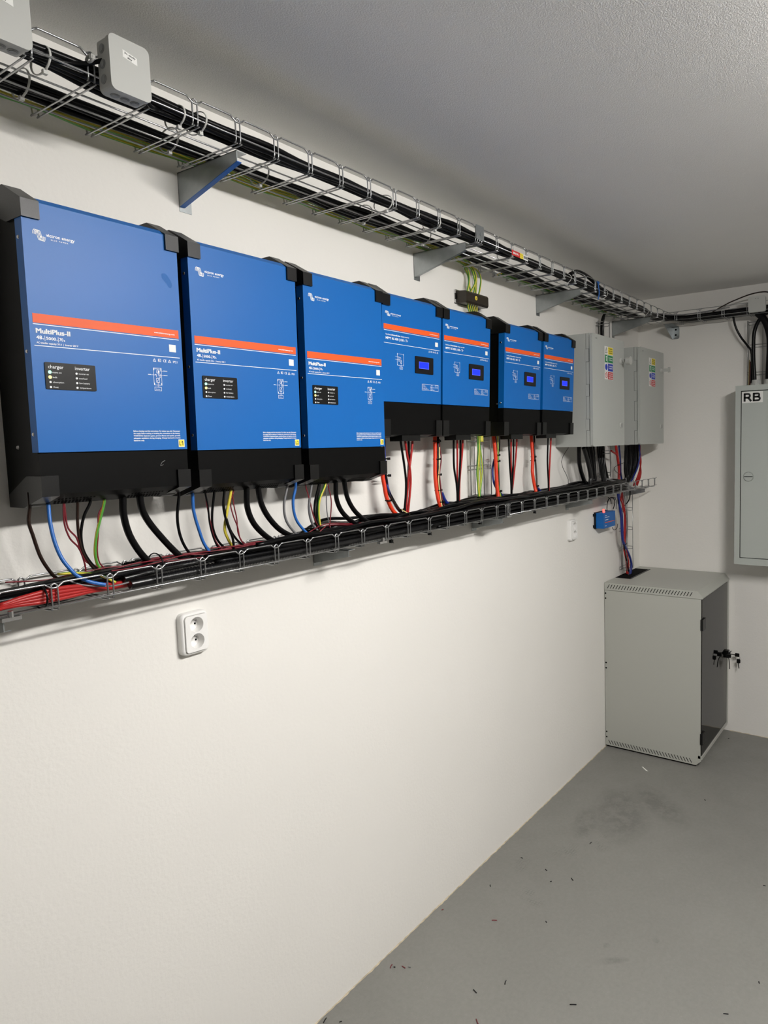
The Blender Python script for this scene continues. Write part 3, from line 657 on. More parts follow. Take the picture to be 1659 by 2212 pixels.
drop(zA, [(722, 155), (668, 280), (645, 420), (665, 550), (725, 650), (800, 720), (850, 750)], .0031, 'cable', 'black wire leaning left under the L1 vents', G1)
drop(zA, [(832, 150), (800, 290), (768, 430), (757, 560), (772, 650), (800, 700)], .0031, '', 'green and yellow wire hanging below the L1 inverter', G1, stripe=True)
drop(zA, [(842, 150), (785, 260), (784, 390), (775, 550), (795, 650), (850, 700)], .0015, 'darkred', 'thin dark red wire crossing the green and yellow one under L1', G1)
drop(zA, [(978, 130), (984, 260), (1020, 400), (1080, 515), (1150, 605), (1225, 672), (1330, 720)], .0077, 'cable', 'thick black battery cable from the L1 inverter, left of its pair', G1)
drop(zA, [(1113, 115), (1135, 230), (1190, 330), (1285, 445), (1385, 550), (1465, 615), (1600, 660)], .0077, 'cable', 'thick black battery cable from the L1 inverter, right of its pair', G1)
drop(zA, [(1425, 110), (1412, 280), (1432, 420), (1480, 530), (1550, 610), (1620, 640)], .0035, 'cable', 'black cable hanging from the left corner of the L2 inverter', G2)
drop(zB, [(58, 105), (66, 230), (105, 370), (150, 490), (218, 575), (290, 600)], .0040, 'cblue', 'blue cable hanging from the L2 inverter', G2)
drop(zB, [(158, 80), (168, 170), (200, 340), (235, 460), (300, 545)], .0019, 'darkred', 'thin dark red wire under L2 next to its left black wire', G2)
drop(zB, [(155, 80), (178, 200), (192, 330), (225, 450), (270, 530), (330, 560)], .0022, 'cable', 'thin black wire under L2 twisted with the dark red one', G2)
drop(zB, [(227, 75), (210, 250), (218, 370), (262, 470), (345, 550)], .0031, 'cable', 'black wire under L2, second from its left', G2)
drop(zB, [(306, 70), (298, 200), (328, 330), (372, 450), (378, 550)], .0031, 'cable', 'black wire under L2 dropping in front of the yellow one', G2, y0=-.10, y1=-.10)
drop(zB, [(306, 70), (300, 180), (340, 350), (400, 450), (480, 520)], .0030, 'cable', 'black wire under L2 sweeping right past the yellow one', G2)
drop(zB, [(356, 75), (325, 240), (308, 370), (335, 450), (375, 520)], .0036, 'cyel', 'yellow wire hanging below the L2 inverter', G2)
drop(zB, [(378, 75), (352, 160), (372, 260), (410, 360), (430, 450), (485, 515)], .0016, 'darkred', 'thin dark red wire bowing left under the L2 vents', G2)
drop(zB, [(365, 75), (380, 190), (402, 290), (412, 400), (450, 480)], .0016, 'darkred', 'thin dark red wire bowing right under the L2 vents', G2)
drop(zB, [(479, 55), (484, 200), (530, 320), (612, 412), (705, 475), (790, 510)], .0077, 'cable', 'thick black battery cable from the L2 inverter, left of its pair', G2)
drop(zB, [(569, 50), (592, 170), (650, 280), (742, 378), (860, 437), (960, 460)], .0077, 'cable', 'thick black battery cable from the L2 inverter, right of its pair', G2)
drop(zB, [(795, 40), (770, 180), (790, 310), (868, 412), (920, 440)], .0035, 'cableg', 'grey cable hanging from the left corner of the L3 inverter', G3)
drop(zB, [(862, 38), (840, 170), (872, 310), (980, 432), (1040, 455)], .0040, 'cblue', 'blue cable hanging from the L3 inverter', G3)
drop(zB, [(938, 30), (968, 140), (1000, 270), (1040, 360), (1060, 400)], .0019, 'darkred', 'thin dark red wire crossing the grey cable under L3', G3)
drop(zB, [(985, 25), (965, 200), (992, 330), (1065, 415)], .0036, 'cableg', 'grey cable next to the black pair under L3', G3)
drop(zB, [(1042, 22), (1012, 160), (1010, 280), (1040, 380)], .0035, 'cable', 'black wire left of the green and yellow one under L3', G3)
drop(zB, [(1050, 22), (1030, 160), (1026, 300), (1050, 380)], .0030, 'cable', 'black wire touching the green and yellow one under L3', G3, y0=-.085)
drop(zB, [(1092, 22), (1048, 140), (1040, 250), (1052, 350)], .0036, '', 'green and yellow wire hanging below the L3 inverter', G3, stripe=True)
drop(zB, [(1105, 18), (1100, 180), (1118, 310), (1145, 390)], .0016, 'cableg', 'thin grey wire beside the dark red one under L3', G3)
drop(zB, [(1110, 18), (1138, 150), (1130, 300), (1125, 350), (1150, 400)], .0018, 'darkred', 'thin dark red wire right of the green and yellow one under L3', G3)
drop(zB, [(1173, 8), (1180, 140), (1232, 250), (1335, 335), (1420, 360)], .0074, 'cable', 'thick black battery cable from the L3 inverter, left of its pair', G3)
drop(zB, [(1240, 5), (1265, 130), (1330, 240), (1432, 320), (1520, 345)], .0074, 'cable', 'thick black battery cable from the L3 inverter, right of its pair', G3)
# bundles between and below the controllers
def zC(u, v): return (820 + u / 9.216, 930 + v / 9.216)
def zD(u, v): return (1000 + u / 8.295, 930 + v / 8.295)
def zE(u, v): return (1180 + u / 5.53, 940 + v / 5.53)
GB = 'cables beside and under the small controllers'
K = dict(y0=-.06, y1=-.085)
drop(zC, [(60, 900), (95, 1100), (130, 1300), (180, 1430), (270, 1600), (400, 1720), (500, 1760)], .0070, 'orangered', 'orange-red cable curving out below the right edge of the L3 inverter', GB, **K)
drop(zC, [(95, 640), (130, 900), (170, 1150), (260, 1350), (360, 1520), (470, 1660)], .0035, 'cable', 'black wire outermost of the bundle curving from behind L3', GB, **K)
drop(zC, [(80, 880), (110, 1080), (190, 1280), (300, 1450), (420, 1620)], .0035, 'cabled', 'brown wire inside the bundle curving from behind L3', GB, **K)
drop(zC, [(95, 330), (100, 620), (112, 850), (140, 1000), (180, 1200), (350, 1540), (480, 1660), (560, 1700), (680, 1710)], .0048, 'dblue', 'deep blue cable emerging beside the right edge of the L3 inverter', GB, y0=-.05, y1=-.09)
drop(zC, [(440, 1575), (520, 1625), (600, 1660)], .0022, 'cream', 'pale wire end at the foot of the bundle right of L3', GB, lift=False, y0=-.095, y1=-.095)
drop(zC, [(420, 205), (455, 450), (492, 700), (525, 1000), (520, 1300), (490, 1640)], .0040, 'cable', 'black cable leftmost below the first small controller', GB, y0=-.10, y1=-.09)
drop(zC, [(510, 205), (555, 530), (600, 740), (618, 1000), (600, 1280), (565, 1640)], .0040, 'red', 'red cable crossing to the right below the first small controller', GB, y0=-.105, y1=-.09)
drop(zC, [(578, 205), (582, 560), (560, 1100), (520, 1640)], .0040, 'cable', 'black cable between the two red ones below the first small controller', GB, y0=-.095, y1=-.085)
drop(zC, [(656, 205), (622, 540), (588, 800), (565, 1100), (540, 1380), (528, 1640)], .0040, 'red', 'red cable crossing to the left below the first small controller', GB, y0=-.10, y1=-.09)
drop(zC, [(1102, 140), (1105, 500), (1105, 880), (1130, 1150), (1160, 1340), (1200, 1480), (1250, 1600)], .0072, 'orangered', 'thick orange-red cable between the first and second small controllers', GB, y0=-.05, y1=-.08)
drop(zC, [(1160, 140), (1158, 500), (1160, 850), (1190, 1200), (1215, 1450), (1190, 1620)], .0048, 'cable', 'black cable beside the orange-red one between the first two small controllers', GB, y0=-.05, y1=-.08)
drop(zC, [(1190, 330), (1182, 750), (1172, 1000), (1205, 1300), (1240, 1500), (1265, 1620)], .0024, 'cream', 'pale yellow wire on the bundle between the first two small controllers', GB, y0=-.058, y1=-.09, lift=False)
drop(zC, [(1195, 330), (1228, 570), (1195, 850), (1215, 1100), (1250, 1400), (1340, 1590)], .0026, 'darkred', 'dark red wire bowing out between the first two small controllers', GB, y0=-.055, y1=-.08)
drop(zC, [(1235, 1230), (1310, 1400), (1420, 1500), (1560, 1560), (1680, 1575)], .0062, 'dblue', 'deep blue cable swinging right under the second small controller', GB, lift=False, y0=-.06, y1=-.08)
for j in range(2): drop(zC, [(1250, 1430), (1330 + 30 * j, 1510), (1470, 1590 + 10 * j)], .0026, 'cable', 'black wire fanning out under the second small controller, ' + ('upper of two' if j == 0 else 'lower of two'), GB, lift=False, y0=-.07, y1=-.09)
drop(zC, [(600, 1660), (700, 1620), (830, 1575), (850, 1610), (930, 1670)], .0018, 'cable', 'thin black wire kinked above the low tray under the first small controller', GB, lift=False, y0=-.09, y1=-.09)
drop(zC, [(1130, 1640), (1060, 1630), (970, 1580), (960, 1550), (1010, 1540), (1070, 1590), (1050, 1640)], .0016, 'cabled', 'thin dark wire curled in a small loop above the low tray', GB, lift=False, y0=-.09, y1=-.09)
drop(zC, [(1475, 205), (1480, 700), (1530, 1050), (1548, 1300), (1550, 1580)], .0040, 'cable', 'black cable leftmost below the second small controller', GB, y0=-.10, y1=-.09)
drop(zC, [(1545, 205), (1548, 600), (1545, 950), (1548, 1400)], .0036, 'red', 'red cable left of two below the second small controller', GB, y0=-.095, y1=-.08)
drop(zC, [(1610, 205), (1605, 600), (1590, 900), (1570, 1250), (1570, 1580)], .0040, 'cable', 'black cable between the reds below the second small controller', GB, y0=-.10, y1=-.09)
drop(zC, [(1655, 205), (1640, 500), (1610, 800), (1590, 1100), (1585, 1400)], .0038, 'red', 'red cable right of two below the second small controller', GB, y0=-.095, y1=-.08)
for j, pp in enumerate(([(275, 130), (262, 450), (250, 750), (268, 1000), (290, 1190), (390, 1310)], [(285, 130), (320, 400), (350, 650), (335, 900), (305, 1180), (340, 1320)], [(300, 130), (300, 500), (315, 800), (298, 1180), (290, 1310)], [(262, 130), (275, 600), (280, 1180), (300, 1320)], [(295, 130), (270, 560), (262, 800), (285, 1180), (360, 1320)])):
    drop(zD, pp, .0031, '', 'green and yellow wire in the upright tray, behind the second and third controllers', 'earth wires in the upright tray', y0=-.045 - .004 * j, y1=-.06, stripe=True)
drop(zD, [(548, 100), (575, 350), (595, 700), (610, 1000), (630, 1160), (640, 1260)], .0078, 'orangered', 'thick orange-red cable left of the third small controller wires', GB, y0=-.06, y1=-.085)
drop(zD, [(625, 110), (630, 450), (622, 800), (640, 1020), (690, 1220)], .0032, '', 'green and yellow wire beside the orange-red cable under the third controller', GB, y0=-.055, y1=-.08, stripe=True)
drop(zD, [(590, 110), (600, 400), (600, 1000), (590, 1180), (620, 1240)], .0030, 'cable', 'black wire behind the orange-red cable under the third controller', GB, y0=-.045, y1=-.075)
drop(zD, [(660, 110), (655, 300), (640, 500), (655, 1060), (680, 1130), (720, 1210)], .0022, 'cable', 'thin black wire right of the green and yellow one under the third controller', GB, y0=-.05, y1=-.08)
drop(zD, [(560, 520), (532, 700), (560, 950), (660, 1110), (770, 1215)], .0048, 'dblue', 'deep blue cable bowing left behind the orange-red one', GB, y0=-.045, y1=-.075, lift=False)
drop(zD, [(690, 1250), (760, 1205), (850, 1195), (930, 1215), (1050, 1240), (1200, 1200)], .0036, 'cyel', 'yellow wire arching over the low tray under the third small controller', GB, y0=-.10, y1=-.10, lift=False)
drop(zD, [(820, 165), (838, 600), (862, 950), (868, 1200)], .0040, 'cable', 'black cable leftmost below the third small controller', GB, y0=-.10, y1=-.09)
drop(zD, [(863, 165), (862, 500), (872, 900), (875, 1100)], .0036, 'red', 'red cable left of two below the third small controller', GB, y0=-.095, y1=-.08)
drop(zD, [(906, 165), (905, 500), (885, 900), (872, 1200)], .0040, 'cable', 'black cable between the reds below the third small controller', GB, y0=-.10, y1=-.09)
drop(zD, [(965, 165), (950, 450), (915, 800), (885, 1060)], .0038, 'red', 'red cable right of two below the third small controller', GB, y0=-.095, y1=-.08)
drop(zD, [(1225, 100), (1248, 480), (1245, 750), (1285, 1000), (1312, 1100)], .0075, 'orangered', 'thick orange-red cable between the third and fourth small controllers', GB, y0=-.05, y1=-.08)
drop(zD, [(1278, 100), (1285, 400), (1310, 700), (1325, 1000), (1318, 1130)], .0045, 'cabled', 'dark cable beside the orange-red one between the last two controllers', GB, y0=-.045, y1=-.08)
drop(zD, [(1345, 1030), (1400, 1095), (1460, 1125)], .0048, 'dblue', 'deep blue cable end under the fourth small controller', GB, y0=-.07, y1=-.08, lift=False)
drop(zD, [(1525, 150), (1515, 550), (1530, 900), (1535, 1120)], .0040, 'cable', 'black cable below the fourth small controller', GB, y0=-.10, y1=-.09)
drop(zD, [(1577, 150), (1560, 500), (1545, 850), (1540, 1120)], .0040, 'red', 'red cable below the fourth small controller', GB, y0=-.10, y1=-.09)
# below the enclosures
GE = 'cables under the grey enclosures'
drop(zE, [(265, 150), (180, 320), (262, 530), (245, 660)], .0013, 'cable', 'thin black wire zigzagging below the first enclosure', GE, y0=-.03, y1=-.05, lift=False, k=3)
drop(zE, [(391, 140), (395, 330), (430, 480), (490, 620), (560, 670)], .0105, 'cable', 'thick black cable at the left below the first enclosure', GE, y0=-.10, y1=-.09)
for j in range(5):
    drop(zE, [(470 + 24 * j, 140), (505 + 18 * j, 300), (528 + 14 * j, 450), (530 + 12 * j, 560), (500 - 20 * j, 660)], .0062, 'cable', 'black cable packed in the curtain below the first enclosure', 'black cables below the first enclosure', y0=-.09 - .01 * (j % 2), y1=-.09)
for j in range(4):
    drop(zE, [(615 + 20 * j, 140), (630 + 20 * j, 300), (660 + 16 * j, 480), (690 + 12 * j, 620)], .0058, 'cable', 'black cable in the upright tray below the enclosures', 'black cables in the enclosure tray', y0=-.035, y1=-.07)
sp = smooth_path([at(*zE(u, v), 1, -.11) for u, v in ((447, 150), (480, 260), (515, 400), (530, 520), (510, 620))], 24)
bm = bmesh.new(); tube(bm, sp, .012, 10, 1, rf=lambda i: 1.0 if i % 2 else .84); tag(recentre(mk('corrugated_conduit', bm, M['conduit'])), 'black corrugated conduit falling from the first enclosure into the low tray', 'conduit')
drop(zE, [(832, 130), (850, 260), (868, 400), (866, 560)], .0075, 'red', 'red cable between the enclosures, falling into the low tray', GE, y0=-.07, y1=-.07)
drop(zE, [(870, 130), (885, 300), (890, 450), (905, 560)], .0050, 'dblue', 'deep blue cable right of the red one between the enclosures', GE, y0=-.06, y1=-.07)
drop(zE, [(925, 330), (850, 360), (810, 400), (850, 450), (900, 480)], .0016, 'cable', 'thin black wire looping in front of the red cable between the enclosures', GE, y0=-.09, y1=-.09, lift=False)
for j in range(9):
    e = (j + .6) / 9
    drop(zE, [(935 + 165 * e, 120), (930 + 170 * e, 260), (925 + 160 * e, 400), (940 + 90 * e, 500), (930 + 50 * e, 570)], .0058, 'cable', 'black cable in the thick bunch below the second enclosure', 'black cables below the second enclosure', y0=-.12 + .012 * (j % 3), y1=-.10, lift=j > 2)
drop(zE, [(1112, 170), (1118, 240), (1095, 370), (1050, 480), (1010, 560)], .0050, 'dblue', 'deep blue cable at the right of the bunch below the second enclosure', GE, y0=-.13, y1=-.10)
for j in range(3): drop(zE, [(1118, 180), (1122 + 4 * j, 330), (1128 - 14 * j, 470), (1085 - 20 * j, 600)], .0048, 'red', 'red cable at the right edge of the bunch below the second enclosure', 'red cables below the second enclosure', y0=-.12 + .012 * j, y1=-.10)
drop(zE, [(735, 525), (850, 565), (960, 600), (1040, 640)], .0062, 'cableg', 'grey cable crossing the low tray below the enclosures', GE, y0=-.11, y1=-.14, lift=False)
drop(zE, [(950, 510), (950, 560), (900, 590), (830, 590)], .0040, 'cableg', 'grey cable hooking into the low tray below the second enclosure', GE, y0=-.12, y1=-.12, lift=False)
drop(zE, [(775, 185), (800, 205), (830, 222), (845, 250)], .0055, 'red', 'red lug end sticking out below the first enclosure', GE, y0=-.085, y1=-.08, lift=False)
# feed down to the rack
GR = 'cables running down to the rack'
for pp, r_, m_, lb in (([(870, 640), (885, 760), (930, 860), (935, 1000), (930, 1280), (930, 1380), (955, 1500), (962, 1655)], .0048, 'red', 'red cable left of two entering the rack'),
                       ([(905, 640), (900, 760), (915, 870), (940, 1000), (940, 1290), (960, 1400), (985, 1520), (975, 1660)], .0042, 'red', 'red cable right of two entering the rack'),
                       ([(850, 660), (880, 880), (895, 1000), (905, 1200), (925, 1300), (985, 1420), (1015, 1540), (990, 1670)], .0068, 'dblue', 'deep blue cable bowing right before the rack top'),
                       ([(880, 640), (870, 800), (905, 940), (915, 1200), (935, 1300), (1000, 1450), (1020, 1560), (1005, 1670)], .0055, 'dblue', 'second deep blue cable bowing beside the first above the rack'),
                       ([(860, 640), (860, 800), (890, 900), (925, 1290), (940, 1400), (980, 1600), (985, 1670)], .0045, 'cable', 'black cable in the bundle entering the rack'),
                       ([(930, 640), (945, 820), (965, 950), (970, 1120), (950, 1290), (950, 1400), (975, 1560), (980, 1670)], .0036, 'cableg', 'grey-green cable bowing right above the rack'),
                       ([(905, 640), (915, 740), (930, 850), (950, 1000), (945, 1290)], .0040, 'darkred', 'dark red cable in the bundle below the low tray end')):
    drop(zE, pp, r_, m_, lb, GR, y0=-.075, y1=-.045, lift=False)
drop(zE, [(1000, 640), (1000, 720), (985, 780), (955, 820), (930, 850)], .0036, 'cable', 'black cable curving in under the open end of the low tray', GR, y0=-.07, y1=-.05, lift=False)

# ------------------------------------------------------------------ cable ties
def tie(c, ax, ra, rb, m_, lb, grp, tail=None, w=.0022):
    """flat band loop around a bundle; ax is the axis the bundle runs along"""
    bm = bmesh.new(); pts = []
    for k in range(18):
        t_ = 2 * PI * k / 18; p = [ra * math.cos(t_), rb * math.sin(t_)]; p.insert(ax, 0.0); pts.append(Vector(p))
    tube(bm, pts, w * .6, 6, 1, closed=True)
    for v in bm.verts: v.co[ax] *= 1.7
    h = [ra, 0] if tail is None else list(tail); h.insert(ax, 0.0); h = Vector(h)
    box(bm, h.x - .004, h.x + .004, h.y - .004, h.y + .004, h.z - .004, h.z + .004)
    tube(bm, [h, h * 1.25 + Vector((.002, 0, .003))], .0012, 6, 1)
    o = mk('cable_tie', bm, M[m_]); o.location = c; return tag(o, lb, 'cable tie', grp)
wt = [(.03, -.212, 2.552, 'left of the near junction box'), (-.045, -.15, 2.535, 'at the left edge below the cut-off box'), (.300, -.214, 2.549, 'right of the near junction box'), (.345, -.225, 2.549, 'above the first bracket'), (.98, -.215, 2.548, 'above the L3 inverter'), (1.22, -.215, 2.548, 'left of the second bracket'), (1.685, -.216, 2.546, 'below the red sticker'), (2.19, -.216, 2.545, 'left of the third bracket'), (2.60, -.216, 2.545, 'right of the third bracket'), (3.2, -.21, 2.545, 'near the corner')]
for x, y, z, lb in wt:
    tie((x, y, z), 0, .036, .023, 'tiew', 'white cable tie on the high outer bundle, ' + lb, 'white ties on the outer bundle', tail=(-.012, -.024))
for x, lb in ((.045, 'at the left edge'), (.36, 'behind the first bracket'), (.62, 'right of the first bracket'), (1.02, 'midway to the second bracket'), (1.32, 'by the second bracket'), (2.42, 'past the third bracket')):
    tie((x, -.100, 2.551), 0, .037, .026, 'tiew', 'white cable tie on the high inner bundle, ' + lb, 'white ties on the inner bundle', tail=(.0, -.028))
p = at(187, 131, 1, -.25); tie((p.x, -.262, p.z), 0, .012, .006, 'tiew', 'white cable tie holding the near junction box to the high tray', 'white ties on the boxes', tail=(-.008, .0), w=.003)
p = at(1291, 626, 1, -.25)
bm = bmesh.new(); tube(bm, [(0, 0, -.045), (.004, -.004, -.015), (-.003, -.004, .01), (0, 0, .032), (.012, .002, .038), (.004, -.004, .030), (-.008, .002, .036)], .0028, 6, 6)
o = mk('tie_cord', bm, M['cblue']); o.location = (p.x, -.252, p.z); tag(o, 'blue cord knotted on the outer side of the high tray', 'cord')
for x, y, z, lb in ((-.012, -.132, 1.555, 'around the red and black cables at the left'), (.262, -.09, 1.575, 'under the L1 inverter vents')):
    tie((x, y, z), 0, .030, .024, 'cable', 'black cable tie in the low tray ' + lb, 'black ties in the low tray')
for (u, v), lb in (((845, 1170), 'below the L3 corner'), ((928, 1153), 'below the first controller'), ((1037, 1130), 'by the second bracket'), ((1155, 1107), 'below the third controller')):
    p = at(u, v, 1, -.13); bm = bmesh.new(); box(bm, -.005, .005, -.005, .005, -.004, .006); tube(bm, [(0, 0, .004), (.004, 0, .03)], .0016, 6, 1); tube(bm, [(0, 0, 0), (.012, 0, -.006)], .0014, 6, 1)
    o = mk('cable_tie', bm, M['cable']); o.location = p; tag(o, 'black cable tie head under the low tray edge ' + lb, 'cable tie', 'tie heads under the low tray')
for (u, v), y, w_, lb in (((833, 991), -.055, .010, 'beside the L3 lower cover'), ((835, 1027.5), -.055, .010, 'at the L3 lower right corner'), ((840, 1081), -.075, .013, 'on the bundle curving from L3'), ((867, 1101), -.085, .012, 'at the foot of the bundle from L3'),
                    ((942.5, 953), -.055, .014, 'on the first hanging bundle, topmost'), ((943, 991.5), -.055, .014, 'on the first hanging bundle, second from top'), ((944.5, 1025.5), -.058, .014, 'on the first hanging bundle, third from top'), ((946, 1059), -.065, .013, 'on the first hanging bundle, above the fan of wires'), ((952, 1084), -.075, .011, 'on the first hanging bundle, lowest'),
                    ((1073, 983), -.058, .012, 'on the second hanging bundle, topmost'), ((1073, 996), -.06, .013, 'on the second hanging bundle, middle'), ((1077, 1061), -.075, .012, 'on the second hanging bundle, lowest'),
                    ((1152, 986.5), -.052, .011, 'on the third hanging bundle, topmost'), ((1151.5, 995), -.055, .011, 'on the third hanging bundle, middle'), ((1158, 1050), -.07, .010, 'on the third hanging bundle, lowest'),
                    ((1036, 1073), -.06, .013, 'on the green and yellow wires'), ((1349, 1175), -.055, .016, 'on the bundle above the rack')):
    p = at(u, v, 1, y); tie(p, 2, w_, .012, 'cable', 'black cable tie ' + lb, 'black ties on hanging bundles', tail=(w_ + .001, -.004))

# ------------------------------------------------------------------ junction boxes
def jbox(label, loc, rot, w, h, d, txt, extra_tail=True):
    """local frame: x right, -y towards the room, z up; back at y=0"""
    t = thing('junction_box', label, 'junction box', loc, 'grey junction boxes on the high trays'); t.rotation_euler = (0, 0, rot)
    bm = bmesh.new(); prism(bm, rpoly(0, w, 0, h, .010), -d * .72, 0, 1); mk('box_body', bm, M['greybox'], t, bevel=.0012)
    bm = bmesh.new(); prism(bm, rpoly(-.0012, w + .0012, -.0012, h + .0012, .011), -d, -d * .74, 1); mk('lid', bm, M['greybox'], t, bevel=.003, seg=3)
    for j in range(3):
        bm = bmesh.new(); c = w * (.25 + .25 * j); cyl(bm, (c, -d * .38, 0), 2, .0085, -.0012, 16); cyl(bm, (c, -d * .38, -.001), 2, .006, -.0012, 16); mk('knockout', bm, M['greydark'], t)
        bm = bmesh.new(); c = h * (.22 + .28 * j); cyl(bm, (0, -d * .38, c), 0, .0085, -.0012, 16); cyl(bm, (-.001, -d * .38, c), 0, .006, -.0012, 16); mk('knockout', bm, M['greydark'], t)
    if txt:
        bm = bmesh.new(); prism(bm, [(w * .32, h * .66), (w * .68, h * .60), (w * .68, h * .735), (w * .32, h * .795)] if len(txt) > 1 else [(w * .3, h * .7), (w * .7, h * .7), (w * .7, h * .8), (w * .3, h * .8)], -d - .0003, -d, 1)
        lb = mk('label', bm, M['whitesticker'], t); bm = bmesh.new()
        Mx = Matrix.Translation((w * .5, 0, h * .71)) @ Matrix.Rotation(math.radians(9), 4, 'Y')
        for i, s_ in enumerate(txt): text(bm, s_, 0, -i * .006 + .0005, .0033, w * (.28 if i == 0 else .12), -d - .0006, 'C', bold=.02, M=Mx)
        mk('label_lettering', bm, M['ink'], lb)
    return t
jbox('grey junction box with a white label clipped on the high tray, whole in view', (.112, -.258, 2.512), 0, .078, .098, .042, ('Do. zásuvky', 'dílny'))
jbox('grey junction box cut off by the top left corner of the picture', (-.104, -.258, 2.516), 0, .078, .098, .042, ('Do. světla', 'dílny'))
t = jbox('small grey junction box with handwriting on the back wall tray', (LX - .168, -.708, 2.524), -PI / 2, .088, .085, .028, None)
bm = bmesh.new(); text(bm, '2 - 15', .044, .070, .0042, .020, -.0284, 'C', bold=.02); mk('handwriting', bm, M['ink'], t)
cable([(-.03, -.235, 2.545), (.05, -.236, 2.552), (.09, -.250, 2.560), (.115, -.270, 2.57)], .0042, 'cable', 'short black cable entering the near junction box from the left', 'black cables into the boxes', 6)
cable([(.190, -.272, 2.535), (.215, -.262, 2.525), (.25, -.235, 2.54), (.31, -.22, 2.55)], .0042, 'cable', 'short black cable leaving the near junction box at lower right', 'black cables into the boxes', 6)
cable([(LX - .15, -.50, 2.560), (LX - .17, -.57, 2.585), (LX - .172, -.62, 2.603), (LX - .175, -.72, 2.628), (LX - .175, -.80, 2.628), (LX - .165, -.83, 2.60), (LX - .15, -.82, 2.57)], .0036, 'cabled', 'dark wire arching over the small junction box on the back wall', 'black cables into the boxes', 6)

# ------------------------------------------------------------------ earth terminal block
t = thing('terminal_block', 'dark smoked terminal block with a yellow earth mark, above the second small controller', 'terminal block', (1.655, 0, 2.39))
bm = bmesh.new(); box(bm, -.008, .172, -.006, -.0005, -.002, .0); box(bm, -.008, .172, -.0085, -.0005, -.002, .012); box(bm, -.008, .172, -.0085, -.0005, .036, .050); box(bm, -.008, .172, -.004, -.0005, .012, .036); mk('mounting_rail', bm, M['steel'], t)
bm = bmesh.new(); prism(bm, [(-.007, -.002), (-.047, -.004), (-.052, .004), (-.052, .036), (-.047, .043), (-.007, .047)], .004, .165); mk('cover', bm, M['brown'], t, bevel=.003)
bm = bmesh.new(); cyl(bm, (.072, -.0525, .022), 1, .0085, -.0006, 20); em = mk('earth_mark', bm, M['yellow'], t)
bm = bmesh.new(); y_ = -.0537
for a in ((.0712, .0728, .022, .0275), (.0672, .0768, .0205, .0219), (.0688, .0752, .0182, .0192), (.0704, .0736, .0160, .0169)):
    bm.faces.new([bm.verts.new(p_) for p_ in ((a[0], y_, a[2]), (a[1], y_, a[2]), (a[1], y_, a[3]), (a[0], y_, a[3]))])
mk('earth_symbol', bm, M['ink'], em)
for i in range(5):
    x = 1.70 + .016 * i; cable([(x, -.032, 2.395), (x + .004, -.028, 2.375), (1.725 + .012 * i, -.026, 2.34), (1.73 + .01 * i, -.035, 2.25), (1.735 + .008 * i, -.035, 2.1), (1.735 + .008 * i, -.04, 1.9), (1.735 + .007 * i, -.045, 1.84)], .0031, '', 'green and yellow wire leaving the terminal block downwards behind the controller', 'earth wires under the terminal block', 5, stripe=True)

# red product sticker on the high tray
t = thing('tray_label', 'red, yellow and white sticker strip on the outer wire of the high tray', 'sticker', (1.674, -.2512, 2.5385))
for a, b_, m_, nm in ((0, .062, 'sred', 'red_field'), (.062, .088, 'yellow', 'yellow_field'), (.088, .124, 'whitesticker', 'white_field')):
    bm = bmesh.new(); box(bm, a, b_, -.0006, .0, -.0015, .0175); o = mk(nm, bm, M[m_], t)
    bm = bmesh.new()
    if nm == 'red_field': text(bm, 'MERKUR 2', .008, .0045, .0075, .046, -.0009, bold=.02); mk('lettering', bm, M['white'], o)
    elif nm == 'yellow_field': text(bm, 'M2', .066, .0095, .0045, .018, -.0009); text(bm, '200/50', .066, .003, .0035, .018, -.0009); mk('lettering', bm, M['ink'], o)
    else:
        for i in range(14): bm.faces.new([bm.verts.new((.091 + i * .0022 + dx, -.0009, z_)) for dx, z_ in ((0, .003), (.001 + .0006 * (i % 2), .003), (.001 + .0006 * (i % 2), .013), (0, .013))])
        mk('barcode', bm, M['ink'], o)

